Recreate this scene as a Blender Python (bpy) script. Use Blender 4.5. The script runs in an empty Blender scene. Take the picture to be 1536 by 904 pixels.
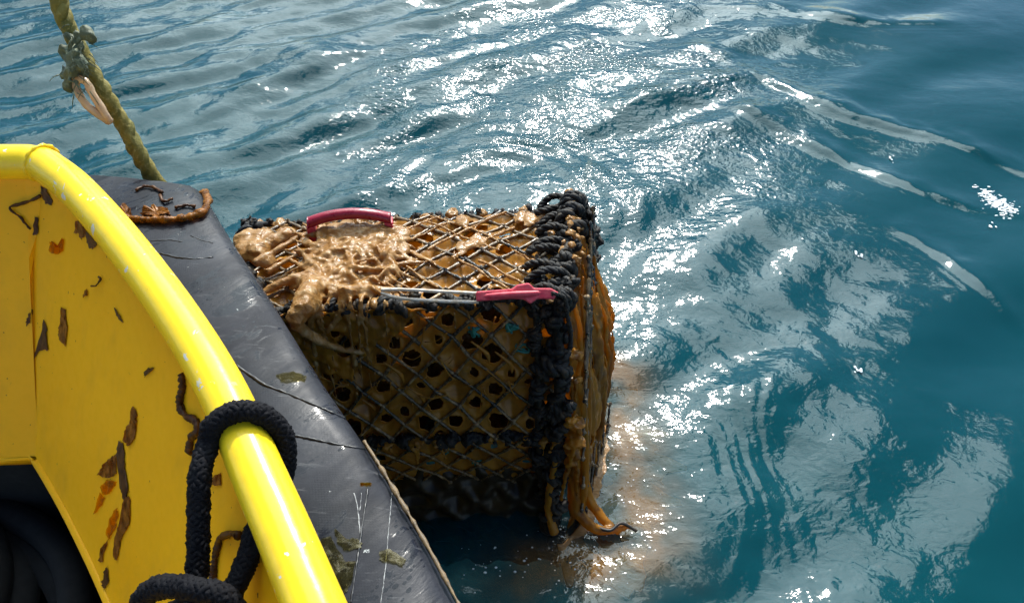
import bpy, bmesh, math, random
import numpy as np
from mathutils import Vector, Matrix
from mathutils.bvhtree import BVHTree

random.seed(7)
R = math.radians
scene = bpy.context.scene
COL = scene.collection

# ------------------------------------------------------------------ camera
CAM = Vector((0, 0, 1.75)); PITCH = R(44); FPX = 1180.0
cam_data = bpy.data.cameras.new('camera'); cam = bpy.data.objects.new('camera', cam_data)
COL.objects.link(cam); scene.camera = cam
cam.location = CAM; cam.rotation_euler = (R(90) - PITCH, 0, 0)
cam_data.sensor_width = 36; cam_data.lens = FPX / 1536 * 36
cam_data.clip_start = 0.02; cam_data.clip_end = 2000

# ------------------------------------------------------------------ sky
SUN_EL, SUN_AZ = R(40), R(8)          # azimuth from +Y towards +X
world = bpy.data.worlds.new('World'); scene.world = world; world.use_nodes = True
wt = world.node_tree; wn = wt.nodes; wl = wt.links
for n in list(wn): wn.remove(n)
w_out = wn.new('ShaderNodeOutputWorld'); w_bg = wn.new('ShaderNodeBackground')
w_sky = wn.new('ShaderNodeTexSky'); w_sky.sky_type = 'NISHITA'; w_sky.sun_disc = False
w_sky.sun_elevation = SUN_EL; w_sky.sun_rotation = SUN_AZ; w_sky.dust_density = .15; w_sky.ozone_density = 2.5
w_tc = wn.new('ShaderNodeTexCoord')
def wdir(az, el): return (math.cos(el) * math.sin(az), math.cos(el) * math.cos(az), math.sin(el))
def wmath(op, a, b=None, clamp=False):
    n = wn.new('ShaderNodeMath'); n.operation = op; n.use_clamp = clamp
    for i, v in enumerate((a, b)):
        if v is None: continue
        if isinstance(v, (int, float)): n.inputs[i].default_value = v
        else: wl.new(v, n.inputs[i])
    return n.outputs[0]
def wdot(d):
    n = wn.new('ShaderNodeVectorMath'); n.operation = 'DOT_PRODUCT'
    wl.new(w_tc.outputs['Generated'], n.inputs[0]); n.inputs[1].default_value = d
    return n.outputs['Value']
w_noise = wn.new('ShaderNodeTexNoise'); w_noise.inputs['Scale'].default_value = 2.6
w_noise.inputs['Detail'].default_value = 6; w_noise.inputs['Roughness'].default_value = .55
wl.new(w_tc.outputs['Generated'], w_noise.inputs['Vector'])
# broken cloud over the whole sky, thickest in the bank beside the sun, with a blue gap to its right
bank = wmath('MULTIPLY', wmath('SUBTRACT', wdot(wdir(R(-6), R(54))), math.cos(R(34))), 2.2)
bank = wmath('MAXIMUM', bank, -.17)
gap = wmath('MULTIPLY', wmath('MAXIMUM', wmath('SUBTRACT', wdot(wdir(R(70), R(24))), math.cos(R(35))), 0), 4.0)
fld = wmath('SUBTRACT', wmath('ADD', wmath('MULTIPLY', wmath('SUBTRACT', w_noise.outputs['Fac'], .5), 1.5), bank), gap)
mask = wn.new('ShaderNodeMapRange'); mask.interpolation_type = 'SMOOTHSTEP'
wl.new(fld, mask.inputs['Value']); mask.inputs['From Min'].default_value = 0; mask.inputs['From Max'].default_value = .09
fwd = wmath('POWER', wmath('MAXIMUM', wdot(wdir(SUN_AZ, SUN_EL)), 0), 5)
lum = wmath('ADD', wmath('MULTIPLY', fwd, 36.0), 13.0)
w_n2 = wn.new('ShaderNodeTexNoise'); w_n2.inputs['Scale'].default_value = 5.5; w_n2.inputs['Detail'].default_value = 5
wl.new(w_tc.outputs['Generated'], w_n2.inputs['Vector'])
lum = wmath('MULTIPLY', lum, wmath('ADD', wmath('MULTIPLY', w_n2.outputs['Fac'], .9), .5))
w_cc = wn.new('ShaderNodeVectorMath'); w_cc.operation = 'SCALE'; w_cc.inputs[0].default_value = (.87, 1.0, 1.03)
wl.new(lum, w_cc.inputs['Scale'])
w_mix = wn.new('ShaderNodeMix'); w_mix.data_type = 'RGBA'
wl.new(mask.outputs['Result'], w_mix.inputs[0]); wl.new(w_sky.outputs[0], w_mix.inputs[6]); wl.new(w_cc.outputs[0], w_mix.inputs[7])
wl.new(w_mix.outputs[2], w_bg.inputs['Color']); w_bg.inputs['Strength'].default_value = .12
wl.new(w_bg.outputs[0], w_out.inputs[0])

# ------------------------------------------------------------------ sun, exposure
sd = bpy.data.lights.new('sun', 'SUN'); sun = bpy.data.objects.new('sun', sd); COL.objects.link(sun)
sd.energy = 4.2; sd.angle = R(.55); sd.color = (1, .955, .88)
sun.location = (1, 4, 6); sun.rotation_euler = (-(R(90) - SUN_EL), 0, -SUN_AZ)
scene.view_settings.view_transform = 'Standard'; scene.view_settings.look = 'None'
scene.view_settings.exposure = .40; scene.view_settings.gamma = 1; scene.view_settings.use_curve_mapping = False
scene.render.engine = 'CYCLES'
scene.cycles.use_denoising = True
scene.cycles.max_bounces = 8; scene.cycles.transparent_max_bounces = 12
scene.cycles.caustics_reflective = False; scene.cycles.caustics_refractive = False
scene.cycles.sample_clamp_indirect = 6

# ------------------------------------------------------------------ helpers
FWD = Vector((0, math.cos(PITCH), -math.sin(PITCH))); UPV = Vector((0, math.sin(PITCH), math.cos(PITCH)))
def ray(px, py): return FWD + Vector((1, 0, 0)) * ((px - 768) / FPX) - UPV * ((py - 452) / FPX)
def PZ(px, py, z):
    r = ray(px, py); return CAM + r * ((z - CAM.z) / r.z)
def PD(px, py, d): return CAM + ray(px, py) * d
def PY(px, py, y):
    r = ray(px, py); return CAM + r * ((y - CAM.y) / r.y)

_perm = np.random.RandomState(3).permutation(256); _perm = np.concatenate([_perm, _perm, _perm])
_ang = np.random.RandomState(5).rand(256) * 2 * np.pi
def perlin(x, y, seed=0):
    x = np.asarray(x, float) + seed * 17.31; y = np.asarray(y, float) + seed * 9.77
    xi = np.floor(x).astype(int); yi = np.floor(y).astype(int); xf = x - xi; yf = y - yi
    def g(ix, iy, dx, dy):
        a = _ang[_perm[(_perm[ix & 255] + (iy & 255))]]; return np.cos(a) * dx + np.sin(a) * dy
    u = xf ** 3 * (xf * (xf * 6 - 15) + 10); v = yf ** 3 * (yf * (yf * 6 - 15) + 10)
    a = g(xi, yi, xf, yf); b = g(xi + 1, yi, xf - 1, yf); c = g(xi, yi + 1, xf, yf - 1); d = g(xi + 1, yi + 1, xf - 1, yf - 1)
    return ((a + u * (b - a)) + v * ((c + u * (d - c)) - (a + u * (b - a)))) * 1.5
def fbm(x, y, seed=0, oct=3):
    s = 0; a = 1.0
    for o in range(oct): s = s + a * perlin(x * 2 ** o, y * 2 ** o, seed + o * 3); a *= .5
    return s
def sstep(a, b, x):
    t = np.clip((np.asarray(x, float) - a) / (b - a), 0, 1); return t * t * (3 - 2 * t)
def pn(x, y, s=0): return float(perlin(x, y, s))

class MB:
    def __init__(s): s.v = []; s.f = []; s.m = []
    def add(s, vs, fs, mi=0):
        o = len(s.v); s.v.extend([tuple(v) for v in vs]); s.f.extend([tuple(i + o for i in f) for f in fs]); s.m.extend([mi] * len(fs))
    def tube(s, pts, rad, sides=8, closed=False, mi=0, cap=True, flat=None, wob=0, seed=0):
        pts = [Vector(p) for p in pts]; n = len(pts)
        if n < 2: return
        rr = rad if hasattr(rad, '__len__') else [rad] * n
        T = []
        for i in range(n):
            a = pts[(i - 1) % n] if (closed or i > 0) else pts[i]; b = pts[(i + 1) % n] if (closed or i < n - 1) else pts[i]
            t = b - a; T.append(t.normalized() if t.length > 1e-9 else Vector((0, 0, 1)))
        ref = Vector((0, 0, 1)) if abs(T[0].z) < .9 else Vector((1, 0, 0))
        N = (ref - T[0] * ref.dot(T[0])).normalized(); vs = []
        for i in range(n):
            N = (N - T[i] * N.dot(T[i]))
            N = N.normalized() if N.length > 1e-6 else Vector((1, 0, 0))
            B = T[i].cross(N)
            for k in range(sides):
                a = 2 * math.pi * k / sides; r = rr[i]
                if wob: r *= 1 + wob * pn(i * .37 + seed * 3.1, k * 1.3 / sides * 4, seed)
                if flat: vs.append(pts[i] + N * (math.cos(a) * r * flat[0]) + B * (math.sin(a) * r * flat[1]))
                else: vs.append(pts[i] + N * (math.cos(a) * r) + B * (math.sin(a) * r))
        fs = []; m = n if closed else n - 1
        for i in range(m):
            j = (i + 1) % n
            for k in range(sides): fs.append((i * sides + k, i * sides + (k + 1) % sides, j * sides + (k + 1) % sides, j * sides + k))
        if cap and not closed:
            fs.append(tuple(range(sides - 1, -1, -1))); fs.append(tuple((n - 1) * sides + k for k in range(sides)))
        s.add(vs, fs, mi)
    def ball(s, c, r, seg=8, ring=6, mi=0, sc=(1, 1, 1), wob=0, seed=0):
        vs = []; c = Vector(c)
        for i in range(ring + 1):
            th = math.pi * i / ring
            for k in range(seg):
                ph = 2 * math.pi * k / seg
                q = r * (1 + (wob * pn(i * .9 + seed, k * .8 + seed * 2, seed) if wob else 0))
                vs.append(c + Vector((math.sin(th) * math.cos(ph) * q * sc[0], math.sin(th) * math.sin(ph) * q * sc[1], math.cos(th) * q * sc[2])))
        fs = []
        for i in range(ring):
            for k in range(seg): fs.append((i * seg + k, (i + 1) * seg + k, (i + 1) * seg + (k + 1) % seg, i * seg + (k + 1) % seg))
        s.add(vs, fs, mi)
    def box(s, c, h, rot=None, mi=0):
        rot = rot or Matrix.Identity(3); c = Vector(c)
        vs = [c + rot @ Vector((x * h[0], y * h[1], z * h[2])) for x in (-1, 1) for y in (-1, 1) for z in (-1, 1)]
        s.add(vs, [(0, 1, 3, 2), (4, 6, 7, 5), (0, 4, 5, 1), (2, 3, 7, 6), (0, 2, 6, 4), (1, 5, 7, 3)], mi)
    def build(s, name, mats, parent=None, smooth=True):
        me = bpy.data.meshes.new(name); me.from_pydata(s.v, [], s.f); 
        for m in (mats if isinstance(mats, (list, tuple)) else [mats]): me.materials.append(m)
        if any(s.m): me.polygons.foreach_set('material_index', s.m)
        if smooth: me.polygons.foreach_set('use_smooth', [True] * len(me.polygons))
        me.validate(); me.update()
        o = bpy.data.objects.new(name, me); COL.objects.link(o)
        if parent: o.parent = parent
        return o
def empty(name, loc):
    o = bpy.data.objects.new(name, None); o.empty_display_size = .1; COL.objects.link(o); o.location = loc; return o
def adopt(ch, parent):
    ch.parent = parent; ch.matrix_parent_inverse = Matrix.Translation(-parent.location) if parent.parent is None and parent.type == 'EMPTY' else Matrix.Identity(4)
    return ch
def tag(o, label=None, cat=None, group=None, kind=None):
    if label: o['label'] = label
    if cat: o['category'] = cat
    if group: o['group'] = group
    if kind: o['kind'] = kind
    return o
def bake(o, *mods):
    """apply modifiers (type, settings) to a mesh object"""
    for t, kw in mods:
        m = o.modifiers.new(t.lower(), t)
        for k, v in kw.items(): setattr(m, k, v)
    dg = bpy.context.evaluated_depsgraph_get(); dg.update()
    me = bpy.data.meshes.new_from_object(o.evaluated_get(dg)); o.modifiers.clear()
    me.polygons.foreach_set('use_smooth', [True] * len(me.polygons))
    old = o.data; o.data = me; bpy.data.meshes.remove(old); me.name = o.name
    return o
def catmull(P, n=8, closed=False):
    P = [Vector(p) for p in P]; out = []; N = len(P)
    for i in range(N if closed else N - 1):
        if closed: p0, p1, p2, p3 = P[i - 1], P[i], P[(i + 1) % N], P[(i + 2) % N]
        else: p0 = P[max(i - 1, 0)]; p1 = P[i]; p2 = P[i + 1]; p3 = P[min(i + 2, N - 1)]
        for k in range(n):
            t = k / n
            out.append(.5 * ((2 * p1) + (p2 - p0) * t + (2 * p0 - 5 * p1 + 4 * p2 - p3) * t * t + (3 * p1 - p0 - 3 * p2 + p3) * t ** 3))
    if not closed: out.append(P[-1].copy())
    return out
def resample(P, step):
    P = [Vector(p) for p in P]; L = [0]
    for i in range(1, len(P)): L.append(L[-1] + (P[i] - P[i - 1]).length)
    n = max(2, int(L[-1] / step) + 1); out = []; j = 0
    for k in range(n):
        d = L[-1] * k / (n - 1)
        while j < len(P) - 2 and L[j + 1] < d: j += 1
        q = (d - L[j]) / max(L[j + 1] - L[j], 1e-9); out.append(P[j].lerp(P[j + 1], q))
    return out
def frames(pts):
    n = len(pts); out = []; N = None
    for i in range(n):
        t = (pts[min(i + 1, n - 1)] - pts[max(i - 1, 0)]).normalized()
        if N is None:
            ref = Vector((0, 0, 1)) if abs(t.z) < .9 else Vector((1, 0, 0)); N = ref
        N = (N - t * N.dot(t)); N = N.normalized() if N.length > 1e-6 else t.orthogonal().normalized()
        out.append((t, N.copy(), t.cross(N)))
    return out
def braid(mb, path, r, strands=7, pitch=.062, sr=.0052, step=.004):
    """solid braided rope: two counter-rotating families of strands passing over and under each other"""
    pts = resample(path, step); fr = frames(pts); core = r * .78
    mb.tube(pts, core, 10)
    for fam in (1, -1):
        for s in range(strands):
            line = []
            for i, p in enumerate(pts):
                d = i * step; a = fam * 2 * math.pi * d / pitch + 2 * math.pi * s / strands
                w = math.cos(strands * (2 * math.pi * d / pitch) + (math.pi if fam < 0 else 0) + s * math.pi)
                q = r - sr * .35 + w * sr * .35
                t, N, B = fr[i]; line.append(p + N * (math.cos(a) * q) + B * (math.sin(a) * q))
            mb.tube(line, sr, 5, cap=True)
def twist(mb, path, r, strands=3, pitch=.05, step=.006, jit=0, seed=0, sides=6, mi=0):
    pts = resample(path, step); fr = frames(pts); sr = r * .56
    for s in range(strands):
        line = []; rad = []
        for i, p in enumerate(pts):
            a = 2 * math.pi * i * step / pitch + 2 * math.pi * s / strands; q = r * .5
            t, N, B = fr[i]; j = jit * pn(i * .23 + s * 7, seed * 1.7, seed)
            line.append(p + N * (math.cos(a) * q + j) + B * (math.sin(a) * q + j * .6)); rad.append(sr * (1 + .25 * pn(i * .4, s * 5 + seed, seed)))
        mb.tube(line, rad, sides, mi=mi)

# ------------------------------------------------------------------ materials
def mat(name):
    m = bpy.data.materials.new(name); m.use_nodes = True; nt = m.node_tree
    return m, nt, nt.nodes, nt.links, nt.nodes['Principled BSDF'], nt.nodes['Material Output']
def node(ns, t, **kw):
    n = ns.new(t)
    for k, v in kw.items():
        if k in n.inputs: n.inputs[k].default_value = v
        else: setattr(n, k, v)
    return n
def noise(ns, ls, vec, scale, detail=4, rough=.55, dist=0):
    n = node(ns, 'ShaderNodeTexNoise'); n.inputs['Scale'].default_value = scale; n.inputs['Detail'].default_value = detail
    n.inputs['Roughness'].default_value = rough; n.inputs['Distortion'].default_value = dist
    if vec is not None: ls.new(vec, n.inputs['Vector'])
    return n.outputs['Fac']
def ramp(ns, ls, fac, stops):
    n = ns.new('ShaderNodeValToRGB'); e = n.color_ramp.elements
    while len(e) < len(stops): e.new(.5)
    for el, (p, c) in zip(e, stops):
        el.position = p; el.color = (c, c, c, 1) if isinstance(c, (int, float)) else (*c, 1)
    ls.new(fac, n.inputs[0]); return n.outputs[0]
def mixc(ns, ls, fac, a, b):
    n = ns.new('ShaderNodeMix'); n.data_type = 'RGBA'
    for i, v in ((0, fac), (6, a), (7, b)):
        if isinstance(v, (int, float)): n.inputs[i].default_value = v
        elif isinstance(v, tuple): n.inputs[i].default_value = (*v, 1)
        else: ls.new(v, n.inputs[i])
    return n.outputs[2]
def mth(ns, ls, op, a, b=None, c=None):
    n = ns.new('ShaderNodeMath'); n.operation = op
    for i, v in enumerate((a, b, c)):
        if v is None: continue
        if isinstance(v, (int, float)): n.inputs[i].default_value = v
        else: ls.new(v, n.inputs[i])
    return n.outputs[0]
def bump(ns, ls, h, strength, dist, prev=None):
    n = ns.new('ShaderNodeBump'); n.inputs['Strength'].default_value = strength; n.inputs['Distance'].default_value = dist
    ls.new(h, n.inputs['Height'])
    if prev is not None: ls.new(prev, n.inputs['Normal'])
    return n.outputs[0]
def geo(ns): return ns.new('ShaderNodeNewGeometry').outputs['Position']
def mapping(ns, ls, vec, scale=(1, 1, 1), rot=(0, 0, 0)):
    n = ns.new('ShaderNodeMapping'); n.inputs['Scale'].default_value = scale; n.inputs['Rotation'].default_value = rot
    ls.new(vec, n.inputs['Vector']); return n.outputs[0]

def m_water():
    m, nt, ns, ls, bs, out = mat('sea_water'); ns.remove(bs); pos = geo(ns)
    att = ns.new('ShaderNodeAttribute'); att.attribute_name = 'ripple'
    w1 = noise(ns, ls, mapping(ns, ls, pos, (1, 1.5, 1), (0, 0, R(-25))), 17, 3, .5, .6)
    w2 = noise(ns, ls, mapping(ns, ls, pos, (1, 1.3, 1), (0, 0, R(20))), 40, 2, .5, .3)
    w3 = noise(ns, ls, pos, 120, 2, .5, .2)
    att2 = ns.new('ShaderNodeAttribute'); att2.attribute_name = 'sparkle'
    h = mth(ns, ls, 'ADD', mth(ns, ls, 'MULTIPLY', w1, 1.0), mth(ns, ls, 'MULTIPLY', w2, .35))
    h = mth(ns, ls, 'MULTIPLY', h, att.outputs['Fac'])
    h3 = mth(ns, ls, 'ADD', mth(ns, ls, 'MULTIPLY', w2, .95), mth(ns, ls, 'MULTIPLY', w3, .14))
    h = mth(ns, ls, 'ADD', h, mth(ns, ls, 'MULTIPLY', h3, att2.outputs['Fac']))
    nrm = bump(ns, ls, h, 1.0, .0075)
    tint = noise(ns, ls, pos, .9, 2)
    silt = ns.new('ShaderNodeAttribute'); silt.attribute_name = 'silt'
    dif = node(ns, 'ShaderNodeBsdfDiffuse'); ls.new(mixc(ns, ls, silt.outputs['Fac'], mixc(ns, ls, tint, (.0003, .055, .078), (.0003, .074, .084)), (.23, .115, .035)), dif.inputs['Color'])
    tr = node(ns, 'ShaderNodeBsdfTransparent'); tr.inputs['Color'].default_value = (.82, .92, .89, 1)
    m1 = ns.new('ShaderNodeMixShader'); m1.inputs[0].default_value = .55
    ls.new(tr.outputs[0], m1.inputs[1]); ls.new(dif.outputs[0], m1.inputs[2])
    gl = node(ns, 'ShaderNodeBsdfGlossy'); gl.inputs['Roughness'].default_value = .075
    ls.new(nrm, gl.inputs['Normal'])
    fr = node(ns, 'ShaderNodeFresnel', IOR=1.42); ls.new(nrm, fr.inputs['Normal'])
    m2 = ns.new('ShaderNodeMixShader'); ls.new(fr.outputs[0], m2.inputs[0]); ls.new(m1.outputs[0], m2.inputs[1]); ls.new(gl.outputs[0], m2.inputs[2])
    ls.new(m2.outputs[0], out.inputs[0]); return m
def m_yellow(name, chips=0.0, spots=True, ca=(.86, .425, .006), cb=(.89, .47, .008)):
    m, nt, ns, ls, bs, out = mat(name); pos = geo(ns)
    big = noise(ns, ls, pos, 3.2, 4); fine = noise(ns, ls, pos, 60, 3)
    c = mixc(ns, ls, ramp(ns, ls, big, [(.3, 0.), (.7, 1.)]), ca, cb)
    c = mixc(ns, ls, mth(ns, ls, 'MULTIPLY', ramp(ns, ls, fine, [(.45, 0.), (.8, 1.)]), .2), c, (.66, .34, .010))
    if spots:
        sp = noise(ns, ls, pos, 85, 2, .6); c = mixc(ns, ls, ramp(ns, ls, sp, [(.735, 0.), (.76, 1.)]), c, (.12, .05, .012))
        stn = noise(ns, ls, mapping(ns, ls, pos, (6, 6, 1.2)), 2.2, 4, .6); c = mixc(ns, ls, mth(ns, ls, 'MULTIPLY', ramp(ns, ls, stn, [(.55, 0.), (.8, 1.)]), .4), c, (.55, .29, .02))
    if chips:
        cn = noise(ns, ls, mapping(ns, ls, pos, (1, 1, 1)), 34, 4, .62, .4); patch = noise(ns, ls, pos, 5.0, 2)
        k = mth(ns, ls, 'MULTIPLY', ramp(ns, ls, cn, [(.645, 0.), (.66, 1.)]), ramp(ns, ls, patch, [(.48, 0.), (.54, 1.)]))
        rub = noise(ns, ls, mapping(ns, ls, pos, (1, 1, 2)), 11, 5, .7); c = mixc(ns, ls, mth(ns, ls, 'MULTIPLY', ramp(ns, ls, rub, [(.55, 0.), (.75, 1.)]), .45), c, (.60, .36, .03))
        c = mixc(ns, ls, k, c, (.62, .60, .52))
        sc = noise(ns, ls, mapping(ns, ls, pos, (20, 9, 30), (0, 0, R(38))), 3.0, 3); c = mixc(ns, ls, ramp(ns, ls, sc, [(.73, 0.), (.745, .8)]), c, (.38, .22, .03))
    ls.new(c, bs.inputs['Base Color'])
    bs.inputs['Specular IOR Level'].default_value = .4 if chips else .15
    ls.new(mth(ns, ls, 'MULTIPLY_ADD', fine, .25, .10 if chips else .3), bs.inputs['Roughness'])
    b = bump(ns, ls, big, .25, .01); ls.new(bump(ns, ls, fine, .12, .002, b), bs.inputs['Normal'])
    return m
def m_fender():
    m, nt, ns, ls, bs, out = mat('fender_vinyl'); pos = geo(ns)
    rot = mapping(ns, ls, pos, (1, 1, 1), (0, 0, R(-52)))
    wv = ns.new('ShaderNodeTexChecker'); ls.new(mapping(ns, ls, rot, (1, .8, 1)), wv.inputs['Vector']); wv.inputs['Scale'].default_value = 420
    big = noise(ns, ls, pos, 7, 5, .6); med = noise(ns, ls, mapping(ns, ls, rot, (1, 4, 1)), 16, 4, .6, .5); fine = noise(ns, ls, pos, 140, 3)
    c = mixc(ns, ls, ramp(ns, ls, big, [(.35, 0.), (.65, 1.)]), (.010, .0108, .0145), (.024, .0255, .033))
    c = mixc(ns, ls, mth(ns, ls, 'MULTIPLY', ramp(ns, ls, med, [(.58, 0.), (.72, 1.)]), .5), c, (.040, .040, .047))
    drop = ns.new('ShaderNodeTexVoronoi'); drop.inputs['Scale'].default_value = 75; ls.new(mapping(ns, ls, rot, (1, 1.7, 1)), drop.inputs['Vector'])
    dsel = noise(ns, ls, pos, 22, 2); drad = mth(ns, ls, 'MULTIPLY', ramp(ns, ls, dsel, [(.52, 0.), (.66, 1.)]), .36)
    isd = mth(ns, ls, 'LESS_THAN', drop.outputs['Distance'], drad)
    c = mixc(ns, ls, mth(ns, ls, 'MULTIPLY', isd, .75), c, (.012, .013, .017))
    wet = noise(ns, ls, mapping(ns, ls, rot, (1, 2.2, 1)), 11, 6, .7, .8); wetm = ramp(ns, ls, wet, [(.56, 0.), (.60, 1.)]); c = mixc(ns, ls, mth(ns, ls, 'MULTIPLY', wetm, .6), c, (.009, .010, .015))
    scu = noise(ns, ls, mapping(ns, ls, pos, (3, 14, 3), (0, 0, R(15))), 6, 5, .7); c = mixc(ns, ls, mth(ns, ls, 'MULTIPLY', ramp(ns, ls, scu, [(.60, 0.), (.70, 1.)]), .5), c, (.10, .10, .105))
    chk = noise(ns, ls, pos, 48, 4, .65); c = mixc(ns, ls, ramp(ns, ls, chk, [(.72, 0.), (.735, 1.)]), c, (.32, .33, .32))
    ls.new(c, bs.inputs['Base Color']); bs.inputs['Specular IOR Level'].default_value = .13
    rg = ramp(ns, ls, noise(ns, ls, mapping(ns, ls, rot, (1, 3, 1)), 5, 4), [(.38, .38), (.62, .62)])
    rg = mixc(ns, ls, wetm, rg, (.16, .16, .16)); ls.new(mixc(ns, ls, isd, rg, (.08, .08, .08)), bs.inputs['Roughness'])
    wmask = ramp(ns, ls, noise(ns, ls, pos, 8, 2), [(.5, 0.), (.62, 1.)])
    b = bump(ns, ls, mth(ns, ls, 'MULTIPLY', wv.outputs['Fac'], wmask), .35, .0009)
    b = bump(ns, ls, med, .22, .004, b); b = bump(ns, ls, isd, .5, .001, b)
    ls.new(bump(ns, ls, fine, .2, .001, b), bs.inputs['Normal']); return m
def m_rope(name, c1, c2, c3, scale=120, rough=.6, spec=.5, bd=.002):
    m, nt, ns, ls, bs, out = mat(name); pos = geo(ns)
    a = noise(ns, ls, pos, scale, 5, .7); b = noise(ns, ls, pos, scale * .17, 4, .6)
    c = mixc(ns, ls, ramp(ns, ls, b, [(.4, 0.), (.62, 1.)]), c1, c2); c = mixc(ns, ls, ramp(ns, ls, a, [(.52, 0.), (.68, 1.)]), c, c3)
    ls.new(c, bs.inputs['Base Color'])
    ls.new(mth(ns, ls, 'MULTIPLY_ADD', a, .5, rough - .25), bs.inputs['Roughness'])
    bs.inputs['Specular IOR Level'].default_value = spec
    ls.new(bump(ns, ls, a, .8, bd), bs.inputs['Normal']); return m
def m_slime(name, c1, c2, c3, trans, transcol, scale=30, rough=.18, bmp=.006, stretch=(1, 1, 1), dark=(.5, .72)):
    m, nt, ns, ls, bs, out = mat(name); pos = mapping(ns, ls, geo(ns), stretch)
    a = noise(ns, ls, pos, scale, 5, .6, .4); b = noise(ns, ls, pos, scale * .3, 3); f = noise(ns, ls, pos, scale * 5, 3)
    c = mixc(ns, ls, ramp(ns, ls, b, [(.35, 0.), (.65, 1.)]), c1, c2); c = mixc(ns, ls, ramp(ns, ls, a, [(dark[0], 0.), (dark[1], 1.)]), c, c3)
    ls.new(c, bs.inputs['Base Color']); bs.inputs['IOR'].default_value = 1.36; bs.inputs['Coat Weight'].default_value = .14; bs.inputs['Coat Roughness'].default_value = .1
    ls.new(mth(ns, ls, 'MULTIPLY_ADD', f, .25, rough - .1), bs.inputs['Roughness'])
    nb = bump(ns, ls, a, .7, bmp); nb = bump(ns, ls, f, .5, bmp * .22, nb); ls.new(nb, bs.inputs['Normal'])
    t = node(ns, 'ShaderNodeBsdfTranslucent'); ls.new(mixc(ns, ls, .65, c, transcol), t.inputs['Color']); ls.new(nb, t.inputs['Normal'])
    mx = ns.new('ShaderNodeMixShader'); mx.inputs[0].default_value = trans
    ls.new(bs.outputs[0], mx.inputs[1]); ls.new(t.outputs[0], mx.inputs[2]); ls.new(mx.outputs[0], out.inputs[0]); return m
def m_weed(name, c1, c2, trans=.25, tint=None):
    m, nt, ns, ls, bs, out = mat(name); pos = geo(ns)
    a = noise(ns, ls, mapping(ns, ls, pos, (1, 1, .4)), 70, 4, .6)
    c = mixc(ns, ls, ramp(ns, ls, a, [(.38, 0.), (.62, 1.)]), c1, c2); ls.new(c, bs.inputs['Base Color'])
    bs.inputs['Roughness'].default_value = .4; bs.inputs['Specular IOR Level'].default_value = .2; ls.new(bump(ns, ls, a, .5, .002), bs.inputs['Normal'])
    t = node(ns, 'ShaderNodeBsdfTransparent'); t.inputs['Color'].default_value = (*(tint or (min(.9, c2[0] * 2.2), min(.9, c2[1] * 3.4), c2[2] * 3 + .16)), 1)
    mx = ns.new('ShaderNodeMixShader'); tn = noise(ns, ls, pos, 55, 4, .65, .5); ls.new(ramp(ns, ls, tn, [(.38 - .12 * (trans > .4), .0 + .35 * (trans > .4)), (.62 - .1 * (trans > .4), min(1., trans * 2.3))]), mx.inputs[0])
    ls.new(bs.outputs[0], mx.inputs[1]); ls.new(t.outputs[0], mx.inputs[2]); ls.new(mx.outputs[0], out.inputs[0]); return m
def m_plain(name, c1, c2, rough=.4, scale=40, bmp=.002, metal=0):
    m, nt, ns, ls, bs, out = mat(name); pos = geo(ns); a = noise(ns, ls, pos, scale, 5, .6)
    ls.new(mixc(ns, ls, ramp(ns, ls, a, [(.4, 0.), (.66, 1.)]), c1, c2), bs.inputs['Base Color'])
    ls.new(mth(ns, ls, 'MULTIPLY_ADD', a, .4, rough - .2), bs.inputs['Roughness']); bs.inputs['Metallic'].default_value = metal
    ls.new(bump(ns, ls, a, .4, bmp), bs.inputs['Normal']); return m

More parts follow.
